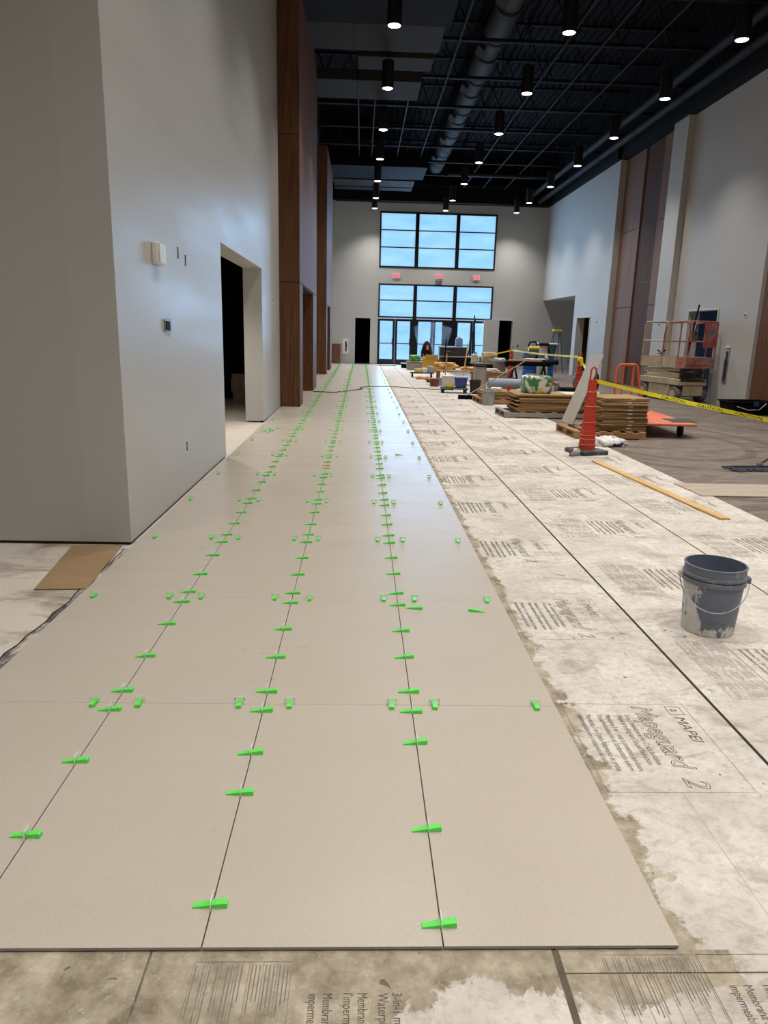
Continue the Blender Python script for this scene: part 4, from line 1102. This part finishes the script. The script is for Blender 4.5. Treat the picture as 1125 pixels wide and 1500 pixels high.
# plastic film hung over the middle doors
t = NT('polythene'); t.b.inputs['Base Color'].default_value = (.45,.66,.85,1); t.b.inputs['Roughness'].default_value = .15; t.b.inputs['Alpha'].default_value = .25
fm = MB(); nx_, nz_ = 14, 16; r = random.Random(8)
for j in range(nz_+1):
    for i in range(nx_+1):
        u, v = i/nx_, j/nz_; fm.v.append(Vector((2.66+1.55*u+.12*math.sin(5*v+3*u), YB-.22+.06*math.sin(9*u+4*v)+.04*math.sin(17*u-6*v), .12+1.95*v*(1-.25*abs(u-.45)))))
for j in range(nz_):
    for i in range(nx_): a = j*(nx_+1)+i; fm.f.append((a,a+1,a+nx_+2,a+nx_+1))
o = obj('plastic_film', fm, t.m, smooth=False); tag(o, 'clear plastic film hung in folds over the middle entrance doors', 'plastic film')
# grey door panel at the right of the entrance
t = thing('door_panel', 'tall grey door panel standing beside the right side doorway', 'door panel', (6.18,YB-.35,0), .06)
obj('slab', MB().box(-.34,.40,-.025,.025,.0,2.24), M['wall2'], t, bevel=.004); obj('edge', MB().box(.40,.41,-.026,.026,0,2.24), M['frame_white'], t)

# ================================================================== SAW STATION
M['yellow'] = simple('yellow_tool', (236,200,40), .45); M['blue_drum'] = simple('blue_drum', (32,82,164), .45)
t = thing('saw_stand', 'black folding saw stand with a wooden plank on it', 'saw stand', (6.0,25.9,-.003))
obj('bed', MB().box(-.9,.75,-.12,.12,.50,.66), M['black'], t, bevel=.03); 
for sx in (-.55,.5): 
    for s_ in (-1,1): obj('leg', MB().bar((sx,0,.52),(sx+s_*.18,s_*.25,0),.05,.04), M['black'], t)
obj('roller', MB().tube([(.45,-.2,.64),(.95,-.2,.66)], .09, 12), M['steel_dark'], t)
o = obj('wood_plank', MB().box(-.62,.55,-.07,.07,0,.05), M['pine'], bevel=.003); o.location = (5.85,25.9,.657); o.rotation_euler = (0,.0,0); tag(o, 'pale wooden plank laid across the black saw stand', 'plank')
t = thing('miter_saw', 'yellow and grey miter saw on the saw stand', 'saw', (6.20,26.15,.657))
obj('saw_base', MB().box(-.35,.35,-.2,.2,0,.1), M['galv'], t, bevel=.02); obj('blade_guard', MB().tube([(-.05,-.05,.36),(-.05,.05,.36)], .19, 24), M['galv'], t, smooth=True); obj('motor', MB().box(-.25,.15,-.14,.14,.42,.52), M['yellow'], t, bevel=.03)
obj('handle', MB().tube([(-.25,0,.5),(-.2,0,.66),(.0,0,.68),(.06,0,.55)], .03, 8), M['black'], t); obj('fence', MB().box(-.4,.4,.12,.15,.1,.22), M['galv'], t); obj('arm', MB().bar((.1,.1,.1),(.05,.15,.5),.08,.08), M['steel_dark'], t)
t = thing('dust_canister', 'white canister with a black lid standing behind the miter saw', 'canister', (6.62,26.6,.0))
obj('canister_body', MB().lathe((0,0,0), [(.2,0),(.2,.8),(.15,.85),(.15,1.2)], 18), M['white_pail'], t, smooth=True); obj('lid', MB().lathe((0,0,0), [(.19,1.2),(.2,1.25),(.17,1.3)], 18), M['black'], t); obj('pipe', MB().tube([(.17,0,1.15),(.22,0,.8)], .03, 8), M['black'], t)
for (x, y, lab, h) in ((6.95,27.4,'blue plastic drum beside the saw stand',.95),(6.35,27.3,'blue plastic drum half hidden behind the saw stand legs',.95)):
    t = thing('plastic_drum', lab, 'drum', (x,y,-.003)); obj('drum_body', MB().lathe((0,0,0), [(.26,0),(.29,.03),(.29,.3),(.28,.32),(.29,.34),(.29,.62),(.28,.64),(.29,.66),(.29,h-.05),(.27,h-.02)], 24), M['blue_drum'], t, smooth=True); obj('rim', MB().lathe((0,0,0), [(.28,h-.06),(.30,h-.05),(.30,h-.02),(.28,h-.01)], 24, False), M['blue_drum'], t)
t = thing('tool_tub', 'dark teal tub resting on the blue drum', 'tub', (6.95,27.3,.935))
obj('tub_body', MB().add([(-.32,-.2,0),(.25,-.2,0),(.25,.2,0),(-.32,.2,0),(-.36,-.22,.3),(.3,-.22,.3),(.3,.22,.3),(-.36,.22,.3)], [(3,2,1,0),(4,5,6,7),(0,1,5,4),(1,2,6,5),(2,3,7,6),(3,0,4,7)]), simple('teal_dark', (44,84,86), .5), t, bevel=.02); obj('cover', MB().box(-.38,.32,-.24,.24,.3,.36), M['rag'], t, bevel=.02)
t = thing('trash_can', 'grey trash can with white rags beside the faded cone', 'trash can', (5.12,27.0,-.003))
obj('can_body', MB().lathe((0,0,0), [(.2,0),(.25,.62),(.23,.62),(.19,.02)], 20, False), M['tubm2'] if 'tubm2' in M else simple('mauve_grey_plastic', (132,122,120), .6), t, smooth=True); obj('rim', MB().lathe((0,0,0), [(.245,.58),(.275,.59),(.275,.65),(.24,.655)], 20, False), M['tubm'], t, smooth=True); obj('can_floor', MB().lathe((0,0,0), [(.195,.005),(.195,.025)], 20), M['tubm'], t)
o = soft_box(.36,.3,.2,41,'rag',M['rag'],.2); o.location = (5.12,27.0,.52); tag(o, 'white rags bulging out of the grey trash can', 'rag')
o = soft_box(.4,.3,.26,43,'kraft_block',simple('brown_block', (112,84,56), .8),.1); o.location = (5.98,25.5,-.003); tag(o, 'brown wrapped block on the floor under the saw stand', 'block')
# small goods right of the low cartons
t = thing('red_canister', 'dull red canister on the floor behind the low cartons', 'canister', (5.12,19.6,-.003)); obj('canister_body', MB().lathe((0,0,0), [(.11,0),(.12,.02),(.12,.34),(.08,.38)], 16), simple('dull_red', (164,72,62), .5), t, smooth=True); obj('label_band', MB().lathe((0,0,0), [(.121,.1),(.1215,.26)], 16, False), M['white_pail'], t)
for k in range(5): carton(5.32-.02*k,20.2,-.003+.061*k,.5,.4,.06,r.uniform(-.05,.05),nth(k+1) + ' grey box from the floor in the small pile behind the knotted cone','small pile by the far cone',M['pallet_g'])
t = thing('black_case', 'black case on a pale box behind the far cone', 'case', (5.25,18.3,.16)); obj('case_body', MB().box(-.22,.22,-.15,.15,0,.13), M['black'], t, bevel=.02); obj('handle', MB().tube([(-.08,-.15,.08),(-.06,-.19,.08),(.06,-.19,.08),(.08,-.15,.08)], .012, 6), M['steel_dark'], t)
o = obj('pale_box', MB().box(-.24,.24,-.17,.17,0,.163), M['white_pail'], bevel=.008); o.location = (5.25,18.3,-.003); tag(o, 'pale dusty box under the black case', 'box')
o = soft_box(.55,.5,.62,77,'black_bag',simple('black_film', (26,26,28), .3),.2); o.location = (6.35,20.4,-.003); tag(o, 'bulging black trash bag next to the far cone', 'trash bag')

# ================================================================== STEP LADDER
t = thing('step_ladder', 'grey step ladder with a yellow top in the alcove', 'ladder', (8.42,31.7,-.003), .1)
M['lad'] = simple('fibreglass_grey', (84,92,100), .5)
H = 1.78
for s_ in (-1,1):
    obj('rail', MB().bar((s_*.25,-.35,0),(s_*.13,0,H),.05,.03), M['lad'], t); obj('rear_rail', MB().bar((s_*.24,.5,0),(s_*.13,.04,H),.04,.025), M['lad'], t)
for k in range(1,6):
    z = H*k/6; u = k/6; hw = .25-.12*u; obj('step', MB().box(-hw,hw,-.35*(1-u)-.05,-.35*(1-u)+.03,z-.012,z+.012), M['galv'], t)
obj('top_cap', MB().box(-.19,.19,-.12,.12,H-.02,H+.05), M['yellow'], t, bevel=.01)

# ================================================================== SCISSOR LIFT
M['lift'] = dusty('dusty_beige_paint', (176,158,126), (206,196,176), .45, .65, 3); M['lift_red'] = dusty('faded_red_paint', (160,82,72), (190,166,152), .45, .6, 3)
M['lift_dk'] = dusty('greasy_dark_steel', (66,60,56), (150,142,130), .4, .6, 4); M['tyre'] = dusty('grey_tyre', (96,94,96), (168,162,156), .4, .85, 6)
lf = thing('scissor_lift', 'dusty beige scissor lift with faded red guardrails by the right wall', 'scissor lift', (8.19, 18.98, -.003), .2)
W, L = .38, .88     # half width, half length; near end is -y
obj('chassis', MB().box(-W+.04,W-.04,-L+.05,L-.05,.14,.44), M['lift_dk'], lf, bevel=.015)
for s_ in (-1,1): obj('side_box', MB().box(s_*(W-.02)-.02,s_*(W-.02)+.02,-L+.42,L-.42,.12,.46), M['lift'], lf, bevel=.01)
for s_ in (-1,1): obj('chassis_beam', MB().box(s_*W-.03,s_*W+.03,-L+.02,L-.02,.42,.58), M['lift'], lf, bevel=.012)
for sx in (-1,1):
    for sy in (-1,1):
        wv = obj('wheel', MB().tube([(sx*(W-.02)-.06*sx,sy*(L-.2),.19),(sx*(W+.05),sy*(L-.2),.19)], .19, 24), M['tyre'], lf, smooth=True)
        obj('hub', MB().tube([(sx*(W+.045),sy*(L-.2),.19),(sx*(W+.06),sy*(L-.2),.19)], .1, 16), M['lift'], wv, smooth=True)
for k in range(3):
    z0 = .59+.085*k
    for s_ in (-1,1):
        obj('scissor_arm', MB().bar((s_*(W-.04),-L+.12,z0+(.0 if k%2 else .05)),(s_*(W-.04),L-.12,z0+(.05 if k%2 else 0)),.04,.075), M['lift'], lf, bevel=.006)
    obj('cross_tube', MB().tube([(-W+.04,-L+.16,z0+.03),(W-.04,-L+.16,z0+.03)], .025, 8), M['lift_dk'], lf)
obj('entry_plate', MB().box(-W+.1,W-.1,-L-.02,-L+.02,.16,.4), M['lift'], lf, bevel=.01); obj('front_beam', MB().box(-W,W,-L-.02,-L+.05,.42,.50), M['lift'], lf, bevel=.01)
obj('deck', MB().box(-W-.02,W+.02,-L-.05,L+.05,.84,.90), M['lift'], lf, bevel=.006)
for s_ in (-1,1): obj('toe_board', MB().box(s_*(W+.01)-.01,s_*(W+.01)+.01,-L+.25,L+.05,.90,1.10), M['lift'], lf)
obj('toe_board', MB().box(-W-.02,W+.02,L+.03,L+.05,.90,1.10), M['lift'], lf)
ex = obj('extension_deck', MB().box(-W-.03,W+.03,-L-.16,-L+.25,.86,.93), M['lift_red'], lf, bevel=.006)
obj('toe_board', MB().box(-W-.03,-W-.01,-L-.16,-L+.25,.93,1.12).box(W+.01,W+.03,-L-.16,-L+.25,.93,1.12), M['lift_red'], ex); obj('toe_board', MB().box(-W-.03,W+.03,-L-.17,-L-.15,.93,1.12), M['lift_red'], ex)
ZT2, ZM = 1.98, 1.5
def rail(n, pts, m, r_=.02): obj(n, MB().tube(pts, r_, 8), M[m], lf, smooth=True)
for s_ in (-1,1):
    x = s_*(W+.01)
    rail('guardrail', [(x,L,.9),(x,L,ZT2-.06),(x,L-.06,ZT2),(x,-.1,ZT2),(x,-.16,ZT2-.06),(x,-.2,.9)], 'lift')
    rail('guardrail', [(x,L,ZM),(x,-.2,ZM)], 'lift')
    rail('guardrail', [(x,-.02,.9),(x,-.02,ZT2-.3),(x,-.16,ZT2-.02),(x,-L-.1,ZT2),(x,-L-.15,ZT2-.05),(x,-L-.15,.93)], 'lift_red')
    rail('guardrail', [(x,-.02,ZM),(x,-L-.15,ZM)], 'lift_red'); rail('guard_post', [(x,-L+.2,.93),(x,-L+.2,ZT2)], 'lift_red')
rail('guardrail', [(-W,-L-.15,ZT2),(W,-L-.15,ZT2)], 'lift_red'); rail('guardrail', [(-W,-L-.15,ZM),(W,-L-.15,ZM)], 'lift_red'); rail('guardrail', [(-W,L,ZT2),(W,L,ZT2)], 'lift'); rail('guardrail', [(-W,L,ZM),(W,L,ZM)], 'lift')
obj('sign_panel', MB().box(.02,.36,-L-.165,-L-.145,1.36,1.95), M['lift_red'], lf, bevel=.005)
obj('sign_emblem', MB().tube([(.2,-L-.167,1.72),(.2,-L-.171,1.72)], .08, 20), simple('blue_grey_print', (104,112,140), .6), lf)
obj('control_box', MB().box(-.25,-.05,-L-.05,-L+.1,1.5,1.75), M['lift_dk'], lf, bevel=.02); obj('joystick', MB().tube([(-.15,-L-.02,1.75),(-.12,-L-.06,1.9)], .014, 8), M['black'], lf)
t = thing('caulk_gun', 'black clamp gun hooked upright on the scissor lift side board', 'tool', wm(lf) @ Vector((-W+.02,.05,.902)), .2)
obj('frame', MB().tube([(0,0,0),(0,0,.3),(.02,-.18,.4)], .02, 8), M['black'], t); obj('trigger', MB().tube([(0,0,.28),(0,.2,.36)], .016, 8).tube([(0,0,.26),(0,.18,.27)], .014, 8), M['black'], t)
o = soft_box(.42,.3,.2,51,'cloth_heap',simple('dusty_cloth', (150,140,124), .9),.15); o.location = wm(lf) @ Vector((.08,-L+.05,.931)); o.rotation_euler = (0,0,.2); tag(o, 'dusty cloth heap on the red deck of the scissor lift', 'cloth')
o = obj('pry_pole', MB().tube([wm(lf) @ Vector((-.26,-L+.08,.93)), wm(lf) @ Vector((-.06,-L+.06,2.38))], .022, 8), M['black']); tag(o, 'black pole standing upright in the scissor lift basket', 'pole')

# ================================================================== BLACK TUB BY THE WALL
t = thing('black_tub', 'black plastic tub with a white wire handle by the timber wall', 'tub', (8.31, 15.45, -.003), .1)
obj('tub_body', MB().add([(-.36,-.24,0),(.5,-.24,0),(.5,.24,0),(-.36,.24,0),(-.42,-.28,.28),(.56,-.28,.28),(.56,.28,.28),(-.42,.28,.28)], [(3,2,1,0),(0,1,5,4),(1,2,6,5),(2,3,7,6),(3,0,4,7)]), M['black'], t)
for b_ in ((-.45,.59,-.31,-.28),(-.45,.59,.28,.31)): obj('rim', MB().box(b_[0],b_[1],b_[2],b_[3],.265,.295), M['black'], t, bevel=.006)
for b_ in ((-.45,-.42),(.56,.59)): obj('rim', MB().box(b_[0],b_[1],-.28,.28,.265,.295), M['black'], t, bevel=.006)
obj('wire_handle', MB().tube([(-.36,-.315,.19),(-.1,-.32,.12),(.15,-.32,.13),(.3,-.315,.26)], .008, 6), M['white_p'], t); obj('blue_clip', MB().box(.02,.12,-.33,-.31,.2,.3), M['blue_p'], t)

# ================================================================== WALL FITTINGS, FAR AND RIGHT
M['exit_red'] = emit('exit_sign_red', (255,70,84), 1.1)
for i, (x, z) in enumerate(((1.62,4.14),(3.63,4.14),(5.42,4.14))):
    t = thing('exit_sign', ('illuminated red EXIT sign between the windows above the left doors', 'illuminated red EXIT sign with emergency lamp unit above the middle doors', 'illuminated red EXIT sign between the windows above the right doors')[i], 'exit sign', (x, YB, z))
    obj('sign_box', MB().box(-.17,.17,-.06,0,-.11,.12), M['white_p'], t, bevel=.01)
    obj('sign_face', MB().box(-.15,.15,-.064,-.06,-.09,.10), M['exit_white'] if 'exit_white' in M else M.setdefault('exit_white', emit('exit_sign_face', (255,150,160), .8)), t)
    n = text_mesh('EXIT', .15, 0, 0, .26); n.xf(Matrix.Translation((-.13,-.0665,-.05)) @ Matrix.Rotation(PI/2, 4, 'X')); obj('lettering', n, M['exit_red'], t)
    if i == 1: obj('lamp_unit', MB().box(-.15,.15,-.08,0,-.3,-.13), M['galv'], t, bevel=.02)
t = thing('extinguisher_cabinet', 'white fire extinguisher cabinet with dark slot on the far wall', 'cabinet', (-.77, YB, .84)); obj('cabinet_body', MB().box(-.15,.15,-.03,0,-.36,.35), M['white_p'], t, bevel=.008); obj('cabinet_slot', MB().box(.0,.07,-.036,-.03,-.25,.22), M['joint'], t); obj('handle', MB().box(.07,.1,-.05,-.03,-.03,.06), M['black'], t)
o = obj('wood_board', MB().hull_quad([(-1.42,YB-.3,ZT),(-1.0,YB-.3,ZT),(-1.0,YB-.06,.93),(-1.42,YB-.06,.93)], .02), M['walnut']); tag(o, 'brown wood board leaning against the far wall by the portal', 'board')
t = thing('wall_cabinet', 'narrow recessed steel cabinet with dark slot beside the lift', 'cabinet', (XR2, 17.6, .95)); obj('cabinet_body', MB().box(-.02,0,-.1,.1,-.42,.42), M['galv'], t, bevel=.006); obj('cabinet_slot', MB().box(-.026,-.02,-.06,.03,-.36,.34), M['joint'], t); obj('cabinet_top', MB().box(-.03,0,-.11,.11,.42,.47), M['white_p'], t)
for (x, y, z, lab) in ((XR2,17.0,2.12,'small dark sensor on the wall above the steel cabinet'),(XR,21.5,1.95,'small dark sensor on the pale pilaster beside the timber bay'),(XR,27.3,2.1,'small pale sensor on the wall between timber bay and doorway')):
    t = thing('wall_sensor', lab, 'sensor', (x,y,z)); obj('plate', MB().box(-.012,0,-.05,.05,-.06,.06), M['white_p'], t, bevel=.003); obj('eye', MB().box(-.02,-.012,-.025,.025,-.03,.03), M['joint'], t)
t = thing('outlet_plate', 'dark outlet on the far wall right of the right doorway', 'outlet', (7.62,YB,1.05)); obj('plate', MB().box(-.05,.05,-.01,0,-.07,.07), M['galv'], t, bevel=.002); obj('socket', MB().box(-.03,.03,-.014,-.01,-.05,.05), M['joint'], t)
